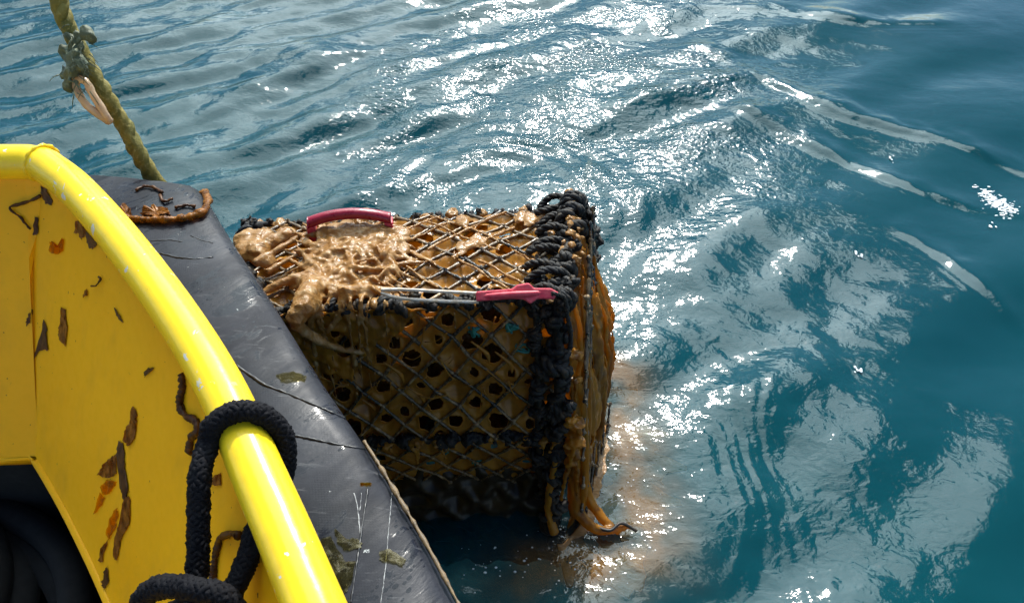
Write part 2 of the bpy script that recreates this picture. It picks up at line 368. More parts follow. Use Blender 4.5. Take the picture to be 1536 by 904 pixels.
M = dict(
    water=m_water(), panel=m_yellow('yellow_bulwark_shade_tint'), rail=m_yellow('yellow_rail_sunlit_tint', chips=1, spots=False, ca=(.87, .59, .016), cb=(.90, .63, .020)), fender=m_fender(),  # one paint in two tints: rail lightened for sun, bulwark deepened for shade
    blackrope=m_rope('black_rope', (.004, .004, .006), (.008, .008, .010), (.016, .016, .02), 260, .65, spec=.1),
    wraprope=m_rope('fouled_black_rope', (.005, .0055, .007), (.020, .017, .014), (.070, .048, .026), 75, .55, spec=.3, bd=.006),
    oldrope=m_rope('weedy_rope', (.21, .17, .035), (.12, .115, .025), (.34, .28, .09), 110, .65, spec=.25, bd=.004),
    cord=m_rope('fouled_net_cord', (.016, .015, .014), (.16, .10, .045), (.44, .29, .14), 45, .28, bd=.004),
    slime=m_slime('ochre_slime_film', (.40, .175, .022), (.52, .25, .038), (.24, .12, .03), .40, (.75, .36, .03), 34, .2, .004),
    sump=m_slime('foot_fill_black', (.012, .008, .004), (.022, .014, .006), (.008, .006, .004), .02, (.05, .02, .01), 30, .5, .004),
    murk=m_slime('inner_slime_shade', (.07, .038, .010), (.13, .07, .018), (.04, .025, .01), .05, (.1, .05, .01), 34, .25, .004),
    drape=m_slime('orange_slime_drape', (.42, .18, .018), (.58, .28, .035), (.16, .075, .018), .48, (.85, .42, .03), 26, .18, .007, (1, 1, .16), dark=(.46, .64)),
    blob=m_slime('tan_jelly_growth', (.31, .145, .036), (.40, .205, .060), (.52, .34, .16), .26, (.7, .34, .07), 38, .14, .006, (1, 1.9, 1)),
    green=m_rope('green_weed_tuft', (.05, .065, .03), (.10, .115, .055), (.19, .23, .15), 60, .6, bd=.006),
    membrane=m_slime('pale_sea_squirt', (.6, .44, .27), (.7, .55, .36), (.78, .68, .5), .45, (.9, .6, .3), 40, .15, .003),
    red=m_plain('crimson_plastic', (.24, .006, .022), (.30, .012, .032), .3, 60), pink=m_plain('faded_red_plastic', (.55, .03, .06), (.62, .09, .11), .45, 80),
    white=m_plain('white_cord', (.62, .56, .5), (.5, .36, .22), .5, 90), frame=m_plain('dark_frame', (.015, .014, .013), (.05, .035, .02), .5, 30),
    hose=m_plain('hose_black_and_hull_shade', (.0008, .0008, .001), (.0015, .0015, .0015), .9, 30), lip=m_yellow('yellow_lip_paint', spots=False),
    weed_dark=m_weed('dark_kelp', (.045, .016, .006), (.10, .04, .010), .08), weed_amber=m_weed('amber_kelp', (.13, .042, .004), (.30, .115, .010), .30),
    weed_pale=m_weed('pale_amber_kelp', (.26, .10, .008), (.46, .21, .02), .45), film=m_weed('olive_film', (.05, .046, .025), (.13, .115, .05), .42, (.75, .72, .55)),
    seam=m_plain('seam_black', (.008, .008, .01), (.02, .02, .024), .4, 60), chafe=m_plain('chafed_edge', (.09, .06, .03), (.2, .13, .06), .6, 120, .004),
    scratch=m_plain('pale_scratch', (.08, .08, .085), (.45, .45, .44), .6, 120), foam=m_plain('foam', (.8, .83, .83), (.9, .9, .9), .5, 50), deep_teal=m_plain('deep_murk', (.002, .05, .065), (.003, .06, .07), .9, 1),
    greenbit=m_plain('green_twine', (.01, .12, .10), (.03, .2, .16), .4, 60),
)

# ------------------------------------------------------------------ water
def polydist(x, y, P):
    """distance to a polyline (signed: + on its far side), and position along it 0..1"""
    best = np.full(x.shape, 1e9); sg = np.zeros(x.shape); par = np.zeros(x.shape); n = len(P) - 1
    for i in range(n):
        ax, ay = P[i]; bx, by = P[i + 1]; dx, dy = bx - ax, by - ay; L2 = dx * dx + dy * dy
        t = np.clip(((x - ax) * dx + (y - ay) * dy) / L2, 0, 1); ex = x - ax - t * dx; ey = y - ay - t * dy
        d = np.hypot(ex, ey); s = np.sign(dx * (y - ay) - dy * (x - ax)); k = d < best
        best = np.where(k, d, best); sg = np.where(k, s, sg); par = np.where(k, (i + t) / n, par)
    return best * sg, par
def px_line(L):
    P = catmull([PZ(a, b, 0) for a, b in L], 5); return [(p.x, p.y) for p in P]
CREST = [  # wake crests: (image line on the water, height, width)
    ([(850, 215), (930, 165), (1010, 138), (1110, 118), (1140, 112)], .030, .075),
    ([(1010, 60), (1080, 85), (1150, 118), (1250, 165), (1400, 205), (1560, 260), (1700, 310)], .024, .070),
    ([(900, 190), (1000, 150), (1090, 158), (1170, 190), (1280, 240), (1390, 288), (1490, 312), (1600, 330)], .020, .060),
    ([(1330, 335), (1400, 375), (1470, 430), (1560, 510)], .014, .055),
    ([(1000, 10), (1130, 12), (1260, 30), (1400, 36), (1500, 34)], .022, .09),
    ([(360, 160), (480, 120), (560, 90), (640, 72), (700, 80)], .012, .06),
]
CREST = [(px_line(L), h, w) for L, h, w in CREST]
def water_h(x, y):
    wx = x + .10 * fbm(x * .9, y * .9, 11, 2); wy = y + .10 * fbm(x * .9, y * .9, 21, 2)
    near = np.exp(-(((x - .3) / 3.2) ** 4 + ((y - 2.2) / 3.2) ** 4))
    def wave(ang, lam, amp, ph): 
        k = 2 * np.pi / lam; return amp * np.sin(k * (wx * math.sin(ang) + wy * math.cos(ang)) + ph)
    calm = 1 - .65 * sstep(.5, 1.3, x - .15 * y)                      # deep quiet water out to the right
    lt = sstep(.3, -.5, x) * sstep(1.9, 2.6, y)
    h = (wave(R(-30), .21, .0060, .9) + wave(R(-38), .33, .0085, 2.2) + .016 * fbm(x * 2.2 + y * 1.4, y * 4.5 - x * 3, 35, 2)) * lt + wave(R(-35), .55, .0085, .3) + wave(R(-28), .30, .0048, 1.2) * calm + wave(R(-52), .36, .0035, 2.0) * calm + wave(R(10), .9, .008, 4.1)
    h += .010 * fbm(x * 2.1, y * 2.9, 31, 2) * calm + .0035 * fbm(x * 6.5, y * 8.5, 41, 2) * calm
    # rings spreading from the creel
    ox, oy = x - .16, y - 1.2; r = np.hypot(ox, oy) + .15 * fbm(x * 2.6, y * 2.6, 51, 2)
    ring = np.exp(-((r - .42) / .42) ** 2) * (.55 + .6 * perlin(np.arctan2(oy, ox) * 1.6, r * 1.5, 61))
    h += ring * (.0010 * np.sin(2 * np.pi * r / .062) + .0011 * np.sin(2 * np.pi * r / .13 + 1))
    c2 = np.hypot(x + .05, (y - 2.35)); h += .0028 * np.exp(-((c2 - .38) / .2) ** 2) * np.sin(2 * np.pi * c2 / .10)
    for P, a, w in CREST:
        d, t = polydist(x, y, P); env = np.sin(np.pi * np.clip(t, 0, 1)); w = w * .72 * (1 + .35 * perlin(t * 9, a * 300, 33))
        prof = np.where(d > 0, np.exp(-(d / (w * 1.5)) ** 2), np.exp(-(d / (w * .75)) ** 2))
        h += a * .60 * env * prof * (1 + .5 * fbm(x * 5, y * 5, 71, 3))
        h += .0004 * env * np.exp(-((d + w * 1.2) / (w * 1.1)) ** 2) * np.sin(2 * np.pi * d / .035)   # capillary train before the crest
    return h * near + (1 - near) * .02 * fbm(x * .25, y * .25, 5, 2)
def axis(lo, hi, step, far):
    a = list(np.arange(lo, hi + step * .5, step)); s = step; q = a[-1]
    while q < far: s *= 1.35; q += s; a.append(q)
    s = step; q = a[0]
    while q > -far: s *= 1.35; q -= s; a.insert(0, q)
    return np.array(a)
xs = axis(-2.75, 2.75, .0075, 700); ys = axis(.70, 4.2, .0075, 700)
X, Y = np.meshgrid(xs, ys); Hh = water_h(X, Y)
nx, ny = len(xs), len(ys)
co = np.stack([X.ravel(), Y.ravel(), Hh.ravel()], 1).astype(np.float32)
ii, jj = np.meshgrid(np.arange(nx - 1), np.arange(ny - 1)); q0 = (jj * nx + ii).ravel()
quads = np.stack([q0, q0 + 1, q0 + nx + 1, q0 + nx], 1).astype(np.int32)
wm = bpy.data.meshes.new('sea'); wm.vertices.add(len(co)); wm.vertices.foreach_set('co', co.ravel())
wm.loops.add(quads.size); wm.loops.foreach_set('vertex_index', quads.ravel())
wm.polygons.add(len(quads)); wm.polygons.foreach_set('loop_start', np.arange(len(quads), dtype=np.int32) * 4)
wm.polygons.foreach_set('use_smooth', np.ones(len(quads), dtype=bool)); wm.update()
rp = wm.attributes.new('ripple', 'FLOAT', 'POINT')
active = .20 + .30 * np.exp(-((np.hypot(X - .25, Y - 1.35)) / .55) ** 2) + .55 * np.exp(-(((X - .25) / .75) ** 2 + ((Y - 3.0) / .6) ** 2)) + .25 * sstep(-.1, .5, fbm(X * 1.3, Y * 1.3, 81, 2))
active = active * (1 - .8 * sstep(.75, 1.25, X - .1 * Y)) + .05
st = wm.attributes.new('silt', 'FLOAT', 'POINT')     # brown silt washing out of the creel
sd_, _t = polydist(X, Y, px_line([(800, 850), (870, 850), (940, 835), (985, 795), (955, 720), (935, 640), (925, 560)]))
silt = np.exp(-(sd_ / (.085 + .04 * perlin(X * 5, Y * 5, 3))) ** 2) * np.clip(.75 + .75 * fbm(X * 9, Y * 9, 13, 3), 0, 1)
st.data.foreach_set('value', np.clip(silt, 0, .9).ravel().astype(np.float32))
sp = wm.attributes.new('sparkle', 'FLOAT', 'POINT')
band = np.exp(-((Y - 3.05 - .25 * np.sin(X * 1.3 + .6)) / .95) ** 2) * np.exp(-((X - .10) / 1.15) ** 4) + .12 * np.exp(-(np.hypot((X - .36) / .26, (Y - 1.45) / .40)) ** 2) + .5 * np.exp(-(np.hypot((X - .62) / .30, (Y - 3.35) / .35)) ** 2)
spark = band * (.08 + 1.05 * sstep(.02, .45, fbm(X * 3.1, Y * 4.2, 91, 3))) + .05
sp.data.foreach_set('value', spark.ravel().astype(np.float32))
rp.data.foreach_set('value', active.ravel().astype(np.float32))
wm.materials.append(M['water']); sea = bpy.data.objects.new('sea', wm); COL.objects.link(sea); tag(sea, kind='structure')
b = MB(); b.add([(-700, -700, -1.6), (700, -700, -1.6), (700, 700, -1.6), (-700, 700, -1.6)], [(0, 1, 2, 3)])
tag(b.build('deep_water_sheet', M['deep_teal']), kind='structure')  # added sheet, painted teal in place of light scattered by deep water

# ------------------------------------------------------------------ boat
boat = empty('work_boat', (-1.2, .3, 0))
tag(boat, 'yellow painted work boat with round rail and black rubber side fender', 'boat')
RZ = .97; RR = .0305
rp_px = [(470, 904), (425, 796), (384, 702), (345, 610), (308, 540), (262, 468), (215, 403), (165, 340), (112, 282)]
near = [PZ(a, c, RZ) for a, c in rp_px]
d0 = (near[0] - near[1]).normalized()
tail = [near[0] + d0 * 1.6, near[0] + d0 * .9, near[0] + d0 * .4]
C0 = PZ(62, 243, RZ); C0.z = RZ
side = resample(catmull(tail + near + [C0.lerp(near[-1], .35)], 6), .03)
bow = [Vector((C0.x - k * .1, C0.y + .004 - .004 * k, RZ)) for k in range(1, 14)]
corner = [C0.lerp(side[-1], .5), C0 + Vector((.006, -.007, 0)), C0 + Vector((-.02, 0.0, 0))]
rail_path = side + corner[:2] + [corner[2]] + bow
b = MB(); b.tube(rail_path, RR, 24)
rail_o = adopt(b.build('rail', M['rail']), boat); rail_o['label'] = 'round yellow rail tube with chipped paint'
# weld bead at the bend
b = MB(); t = (Vector((-1, .25, 0))).normalized(); n = Vector((-t.y, t.x, 0)); wc = C0 + Vector((.004, -.004, 0)); tt = Vector((-.86, .5, 0)).normalized(); nn = Vector((-tt.y, tt.x, 0))
b.tube([wc + nn * (math.cos(a) * RR * 1.06) + Vector((0, 0, math.sin(a) * RR * 1.03)) for a in [2 * math.pi * k / 40 for k in range(40)]], [.0035 + .0012 * math.sin(k * 2.1) for k in range(40)], 6, closed=True)
w = b.build('weld_bead', M['rail']); w.parent = rail_o
# bulwark plate: flared inboard below the rail, two faces with a narrow facet at the corner
FL = .55; ZB = .472
side_dir = (C0 - near[2]).normalized(); side_in = Vector((-side_dir.y, side_dir.x, 0))
if side_in.x > 0: side_in = -side_in
cor_in = (side_in + Vector((0, -1, 0))); cor_in = cor_in / cor_in.dot(side_in)
def inward(i, P):
    n = len(P); t = (P[min(i + 1, n - 1)] - P[max(i - 1, 0)]).normalized(); m = Vector((-t.y, t.x, 0)); return m if m.x < 0.2 and (m.x < 0 or m.y < 0) else -m
# plan line under the rail with its inward direction
PL = []
for i, p in enumerate(side[:-1]): PL.append((p, inward(i, side)))
c_a = C0.lerp(side[-1], .3); PL.append((c_a, side_in * .55 + cor_in * .45)); PL.append((C0 + Vector((-.03, 0, 0)), Vector((0, -1, 0)) * .5 + cor_in * .5))
for p in bow[1:]: PL.append((p, Vector((0, -1, 0))))
def slot(p):   # plate edge dips below the rail where the mooring rope passes
    s = (p - near[3]).dot(d0); k = float(sstep(-.035, .01, s)); return k * (.005 + .030 * float(sstep(0.0, .22, s)) + .055 * float(sstep(.25, .6, s)))
def plate(off, name, m, parent, z0=None, z1=None, rows=14):
    vs = []; fs = []; n = len(PL)
    for (p, m_) in PL:
        top = RZ - .012 - slot(p); 
        for r in range(rows + 1):
            z = top + (ZB - top) * r / rows; q = p + m_ * ((RZ - z) * FL - off * 1.0); vs.append((q.x, q.y, z))
    for i in range(n - 1):
        for r in range(rows): a = i * (rows + 1) + r; fs.append((a, a + rows + 1, a + rows + 2, a + 1))
    return vs, fs
vin, fin = plate(0, '', None, None); vout, fout = plate(.007, '', None, None)
b = MB(); o1 = len(vin); n = len(PL); rows = 14
edges = []
for i in range(n - 1):
    a = i * (rows + 1); c = (i + 1) * (rows + 1); edges.append((a, a + o1, c + o1, c)); a += rows; c += rows; edges.append((a, c, c + o1, a + o1))
b.add(vin + vout, fin + [tuple(i + o1 for i in reversed(f)) for f in fout] + edges)
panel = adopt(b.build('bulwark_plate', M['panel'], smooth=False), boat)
for p in panel.data.polygons: p.use_smooth = False
panel_bvh = BVHTree.FromPolygons(vin, fin)
def on_panel(px, py, off=.0025):
    r = ray(px, py).normalized(); h = panel_bvh.ray_cast(CAM, r)
    if h[0] is None: return None
    nrm = h[1]; 
    if nrm.dot(r) > 0: nrm = -nrm
    return h[0] + nrm * off, nrm
# folded lip along the bottom of the plate
b = MB(); lipP = []
for (p, m_) in PL:
    q = p + m_ * ((RZ - ZB) * FL); lipP.append(Vector((q.x, q.y, ZB)))
for off, (dz) in ((0, 0),):
    vs = []; fs = []
    for (p, m_), q in zip(PL, lipP):
        u = m_.normalized()
        for (a, z) in ((-.010, .004), (.007, .006), (.009, -.004), (-.010, -.006)): vs.append((q.x + u.x * a, q.y + u.y * a, q.z + z))
    for i in range(len(PL) - 1):
        for k in range(4): fs.append((i * 4 + k, i * 4 + (k + 1) % 4, (i + 1) * 4 + (k + 1) % 4, (i + 1) * 4 + k))
    b.add(vs, fs)
lip = b.build('lip', M['lip'], panel)
# inner hull side below the plate (deep shade painted black), deck, outer hull
b = MB(); vs = []; fs = []
for (p, m_), q in zip(PL, lipP):
    u = m_.normalized()
    for (a, z) in ((-.03, ZB + .03), (-.05, .30), (.05, .06)): vs.append((q.x + u.x * a, q.y + u.y * a, z))
for i in range(len(PL) - 1):
    for k in range(2): fs.append((i * 3 + k, i * 3 + 3 + k, i * 3 + 4 + k, i * 3 + k + 1))
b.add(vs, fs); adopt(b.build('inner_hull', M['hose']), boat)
b = MB(); dk = [(q.x + m_.normalized().x * .04, q.y + m_.normalized().y * .04, .062) for (p, m_), q in zip(PL, lipP)]
far_corner = [(-2.5, dk[-1][1], .062), (-2.5, -1.4, .062), (dk[0][0], -1.4, .062)]
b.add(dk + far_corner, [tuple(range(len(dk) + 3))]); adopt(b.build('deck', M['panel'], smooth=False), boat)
b = MB(); vs = []; fs = []
for (p, m_) in PL:
    u = m_.normalized()
    for (a, z) in ((.012, RZ - .05), (.03, .80), (.16, .35), (.34, -.05), (.6, -.35)): vs.append((p.x + u.x * a, p.y + u.y * a, z - (slot(p) * 1.3 if z > .85 else 0)))
for i in range(len(PL) - 1):
    for k in range(4): fs.append((i * 5 + k, i * 5 + 5 + k, i * 5 + 6 + k, i * 5 + k + 1))
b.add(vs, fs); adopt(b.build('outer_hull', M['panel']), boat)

# fender: flat-topped black collar round the outside
ZF = .85
outer_px = [(690, 904), (640, 812), (590, 728), (545, 655), (500, 588), (455, 520), (405, 440), (360, 372), (328, 322)]
fo = [PZ(a, c, ZF) for a, c in outer_px]; dd = (fo[0] - fo[1]).normalized()
fo = [fo[0] + dd * 1.5, fo[0] + dd * .7, fo[0] + dd * .3] + fo + [PZ(315, 300, ZF), PZ(292, 268, ZF), PZ(262, 262, ZF), PZ(200, 256, ZF), PZ(120, 250, ZF), PZ(40, 248, ZF)]
fo = fo + [fo[-1] + Vector((-.4, .0, 0)), fo[-1] + Vector((-1.2, -.02, 0))]
fo = resample(catmull(fo, 8), .02)
rl = [p for p, _ in PL]
def nearest(p): return min(rl, key=lambda q: (q - p).length)
prof = [(-.0, .012), (.05, .010), (.25, .016), (.5, .014), (.75, .010), (.9, .004), (.965, -.004), (1.0, -.016), (1.02, -.05), (1.0, -.12), (.92, -.22), (.75, -.31), (.5, -.37), (.15, -.38)]
vs = []; fs = []; K = len(prof); inn = []
for i, p in enumerate(fo):
    t = (fo[min(i + 1, len(fo) - 1)] - fo[max(i - 1, 0)]).normalized(); q = nearest(p); ip = Vector((q.x, q.y, ZF)); ip = ip + (ip - p).normalized() * .0; inn.append(ip)
# smooth inner line
for _ in range(6): inn = [inn[0]] + [(inn[i - 1] + inn[i] * 2 + inn[i + 1]) / 4 for i in range(1, len(inn) - 1)] + [inn[-1]]
for i, p in enumerate(fo):
    for (a, z) in prof:
        q = inn[i].lerp(p, a); wv = .0035 * pn(i * .13, a * 3, 4) + .002 * pn(i * .5, a * 6, 9)
        vs.append((q.x, q.y, ZF + z - .012 + (wv if a > .05 else 0)))
for i in range(len(fo) - 1):
    for k in range(K - 1): fs.append((i * K + k, (i + 1) * K + k, (i + 1) * K + k + 1, i * K + k + 1))
b = MB(); b.add(vs, fs); fender = adopt(b.build('fender', M['fender']), boat); fender['label'] = 'wet black vinyl fender along the outside of the rail'
fender.data.update(); fb = BVHTree.FromPolygons(vs, fs)
def on_fender(px, py, off=.002):
    r = ray(px, py).normalized(); h = fb.ray_cast(CAM, r)
    if h[0] is None: return None
    n = h[1]; n = n if n.dot(r) < 0 else -n
    return h[0] + n * off, n
def fender_line(name, L, rad, m, wob=.5, off=.0, lab=None):
    pts = []
    for p in resample([Vector((a, c, 0)) for a, c in L], 3.0):
        h = on_fender(p.x + random.uniform(-.4, .4), p.y + random.uniform(-.4, .4), off)
        if h: pts.append(h[0])
    if len(pts) < 3: return
    b = MB(); b.tube(pts, [rad * (1 + wob * pn(i * .4, rad * 1000, 3)) for i in range(len(pts))], 6); o = b.build(name, m, fender)
    return o
z8 = lambda L: [(260 + a * .3805, 560 + c * .3805) for a, c in L]
z6 = lambda L: [(a * .376, 220 + c * .376) for a, c in L]
z7 = lambda L: [(a * .4027, 540 + c * .4027) for a, c in L]
fender_line('fold', z8([(250, -30), (360, 45), (450, 78), (560, 125), (705, 190)]), .0022, M['seam'])
fender_line('fold', z8([(430, 236), (540, 256), (640, 278), (770, 300)]), .0020, M['seam'])
fender_line('fold', z8([(700, 904), (725, 740), (745, 600), (768, 450)]), .0014, M['seam'])
fender_line('fold', z6([(640, 425), (700, 440), (780, 450), (851, 440)]), .0018, M['seam'])
fender_line('fold', z6([(600, 375), (680, 372), (730, 380)]), .0014, M['seam'])
fender_line('fold', z6([(760, 355), (800, 372), (851, 385)]), .0012, M['seam'])
fender_line('stitching', z8([(866, 430), (850, 600), (835, 780), (818, 904)]), .0005, M['scratch'], .9)
fender_line('scratch', z8([(712, 470), (725, 520), (732, 580), (737, 632)]), .0007, M['scratch'], .9)
fender_line('scratch', z8([(742, 470), (738, 520), (733, 545)]), .0005, M['scratch'], .9)
ep = [p + Vector((0, 0, -.012)) for p in fo]; i0 = min(range(len(fo)), key=lambda i: (fo[i] - PZ(560, 680, ZF)).length)
b = MB(); pts = [p + Vector((.002 * pn(k, 1), .002 * pn(k, 5), .002)) for k, p in enumerate(resample(ep[i0 - 60 if i0 > 60 else 0:i0 + 3], .006))]
b.tube(pts, [.0030 + .0022 * pn(k * .6, 2.2, 7) for k in range(len(pts))], 6); b.build('frayed_edge', M['chafe'], fender)

# ------------------------------------------------------------------ black mooring rope round the rail
def rail_at(py):
    best = min(rail_path, key=lambda p: abs(452 - FPX * ((p - CAM).dot(UPV) / (p - CAM).dot(FWD)) - py)); return best
rope = MB()
rc = PZ(366, 655, RZ); ax = d0; ou = Vector((ax.y, -ax.x, 0)); ou = ou if ou.x > 0 else -ou; RO = RR + .0105
path = [PD(262, 918, .915), PD(280, 905, .905), PD(292, 880, .90), PD(297, 830, .905), PD(298, 770, .908), PD(300, 710, .912)]
ringc = [rc + ou * (-math.cos(a) * RO) + Vector((0, 0, math.sin(a) * RO)) + ax * s for a, s in ((.35, -.002), (.75, -.008), (1.3, -.008), (1.85, -.004), (2.4, .006), (2.95, .018), (3.5, .033))]
path += ringc + [rc + ou * .015 + Vector((0, 0, -RO - .004)) + ax * .06, PD(388, 785, .91), PD(372, 835, .90), PD(352, 880, .885), PD(335, 905, .875)]
braid(rope, catmull(path, 10), .0108, sr=.0042, pitch=.050)
kn = [PD(205, 925, .90), PD(218, 893, .885), PD(240, 880, .872), PD(268, 879, .862), PD(300, 884, .852), PD(335, 893, .852), PD(352, 915, .86), PD(335, 940, .88), PD(290, 935, .885), PD(270, 912, .89)]
braid(rope, catmull(kn, 10), .0108, sr=.0042, pitch=.050)
ro = rope.build('mooring_rope', M['blackrope']); tag(ro, 'black braided rope looped and knotted round the yellow rail', 'rope')

# hoses in the dark well of the boat
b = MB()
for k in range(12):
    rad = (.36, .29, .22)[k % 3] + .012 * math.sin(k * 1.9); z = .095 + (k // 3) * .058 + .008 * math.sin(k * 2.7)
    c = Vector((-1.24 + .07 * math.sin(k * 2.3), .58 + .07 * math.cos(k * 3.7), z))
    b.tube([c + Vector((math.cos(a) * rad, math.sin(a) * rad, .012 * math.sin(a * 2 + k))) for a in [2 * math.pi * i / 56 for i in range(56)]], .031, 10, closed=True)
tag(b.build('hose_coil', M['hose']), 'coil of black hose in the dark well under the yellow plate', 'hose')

# ------------------------------------------------------------------ hauling rope with weed, beyond the fender
def PDD(px, py, d): return PD(px, py, d)
base = PZ(224, 258, .845) + Vector((.02, .045, 0))
hp = [PD(60, -160, 1.45), PD(88, 0, 1.50), PD(112, 62, 1.53), PD(150, 130, 1.56), PD(190, 195, 1.60), PD(226, 262, 1.64)]
e = hp[-1]; hp += [e + Vector((.05, .02, -.30)), e + Vector((.09, .06, -.65)), e + Vector((.12, .12, -1.1)), e + Vector((.15, .2, -1.7))]
hp = [hp[0] + (hp[0] - hp[1]) * 3] + hp
hroot = empty('hauling_rope', (e.x + .1, e.y + .1, 0)); tag(hroot, 'weed covered olive hauling rope running down past the fender end', 'rope')
b = MB(); path = catmull(hp, 12); twist(b, path, .0165, 3, .085, .008, .0015, 3, 8)
b.tube(resample(path, .01), [.0150 + .0035 * pn(i * .3, 7, 2) for i in range(len(resample(path, .01)))], 10, wob=.35, seed=5)
adopt(b.build('rope_body', M['oldrope']), hroot)
b = MB(); rnd = random.Random(4)
for k in range(70):
    c = PD(105 + rnd.gauss(3, 7), 78 + rnd.gauss(8, 21), 1.51 + rnd.uniform(-.02, .015)); b.ball(c, rnd.uniform(.004, .011), 7, 5, wob=.7, seed=k, sc=(1, 1, rnd.uniform(.7, 1.5)))
b.ball(PD(130, 50, 1.49), .014, 8, 6, wob=.6, seed=91); b.ball(PD(137, 57, 1.49), .011, 8, 6, wob=.6, seed=92)
g = adopt(b.build('weed_tuft', M['green']), hroot); bake(g, ('REMESH', dict(mode='VOXEL', voxel_size=.0035)), ('SMOOTH', dict(iterations=1)))
b = MB()
for k in range(46):
    c = PD(112 + rnd.gauss(4, 8), 85 + rnd.gauss(8, 22), 1.49); d = Vector((rnd.uniform(-1, 1), rnd.uniform(-1, .2), rnd.uniform(-1.2, .4))).normalized()
    b.tube([c + d * .005, c + d * .016 + Vector((0, 0, -.002)), c + d * .026 + Vector((0, 0, -.009))], [.0012, .001, .0004], 4)
adopt(b.build('weed_filaments', M['green']), hroot)
b = MB(); ring = catmull([PD(113, 122, 1.515), PD(128, 122, 1.51), PD(141, 145, 1.51), PD(158, 172, 1.52), PD(163, 182, 1.53), PD(148, 172, 1.52), PD(130, 158, 1.515), PD(118, 140, 1.515)], 5, True)
b.tube(ring, [.0075 + .002 * pn(i * .5, 1, 8) for i in range(len(ring))], 8, closed=True); b.tube([PD(145, 150, 1.52), PD(152, 163, 1.52), PD(160, 178, 1.53)], [.007, .009, .006], 8)
adopt(b.build('sea_squirt', M['membrane']), hroot)

# ------------------------------------------------------------------ creel
creel = empty('lobster_creel', (-.18, 1.2, -.3))
tag(creel, 'slime covered lobster creel of black rope and net hanging in the water beside the fender', 'lobster creel')
def cr(o, label=None):
    adopt(o, creel)
    if label: o['label'] = label
    return o
V = Vector
B_, A_, C_, D_ = V((.105, 1.10, .70)), V((.145, 1.46, .640)), V((-.50, 1.065, .695)), V((-.60, 1.42, .625))
Bm, Cm = V((.118, 1.045, .33)), V((-.50, 1.025, .33))
Bb, Ab, Cb, Db = V((.135, 1.0, -.12)), V((.25, 1.33, -.12)), V((-.46, 1.12, -.12)), V((-.5, 1.40, -.12))
Bl = V((.10, 1.115, -.05)); Cl = V((-.47, 1.115, -.05))
def patch(p00, p10, p01, p11, bulge=0):
    n = (p10 - p00).cross(p01 - p00).normalized()
    def f(u, v, off=0):
        p = p00.lerp(p10, u).lerp(p01.lerp(p11, u), v)
        return p + n * (off + bulge * 4 * u * (1 - u) * v * (1 - v) * 1.0)
    f.n = n; return f
F_front = patch(C_, B_, Cm, Bm, .018)        # normal should face the camera
F_low = patch(Cm, Bm, Cl, Bl, -.01)
F_top = patch(D_, A_, C_, B_, -.022)
F_side = patch(B_, A_, Bb, Ab, 0)
F_back = patch(A_, D_, Ab, Db, 0)
F_left = patch(D_, C_, Db, Cb, 0)
S_front = -1 if F_front.n.y > 0 else 1; S_low = -1 if F_low.n.y > 0 else 1; S_top = 1 if F_top.n.z > 0 else -1; S_side = 1 if F_side.n.x > 0 else -1; S_back = 1 if F_back.n.y > 0 else -1; S_left = -1 if F_left.n.x > 0 else 1
def net(name, F, S, na, nb, rad, seed=0, knots=True, m='cord', off=0.0, sag=0.0):
    """diamond net: na cells across, nb cells down"""
    b = MB(); rnd = random.Random(seed)
    def pt(i, j):
        u = i / (2 * na); v = j / (2 * nb); ju = .10 * pn(i * .7, j * .9, seed) / na; jv = .10 * pn(i * .8 + 9, j * .6, seed + 2) / nb
        u = min(max(u + (ju if 0 < i < 2 * na else 0), 0), 1); v = min(max(v + (jv if 0 < j < 2 * nb else 0), 0), 1)
        return F(u, v, S * (off + .004 * pn(i * .5, j * .5, seed + 4)))
    for i in range(2 * na + 1):
        for j in range(2 * nb + 1):
            if (i + j) % 2: continue
            p = pt(i, j)
            for di in (1, -1):
                if 0 <= i + di <= 2 * na and j + 1 <= 2 * nb:
                    q = pt(i + di, j + 1); mid = (p + q) / 2 + Vector((0, 0, -sag * rnd.random()))
                    pts = catmull([p, mid, q], 4); b.tube(pts, [rad * rnd.uniform(.75, 1.35) for _ in pts], 6, cap=False)
            if knots and rnd.random() < .9: b.ball(p, rad * rnd.uniform(1.5, 2.3), 6, 5, wob=.5, seed=rnd.randint(0, 99))
    return cr(b.build(name, M[m]))
net('net_panel', F_front, S_front, 8, 4, .0034, 1)['label'] = 'front panel of diamond net'
net('net_panel', F_low, S_low, 8, 4, .0034, 2)['label'] = 'shaded lower panel of diamond net'
net('net_panel', F_top, S_top, 9, 5, .0036, 3)['label'] = 'sunlit upper panel of diamond net'
net('net_panel', F_side, S_side, 5, 9, .0036, 4, off=.040)
net('net_panel', F_back, S_back, 8, 8, .0030, 5, knots=False)
net('net_panel', F_left, S_left, 5, 8, .0030, 6, knots=False)

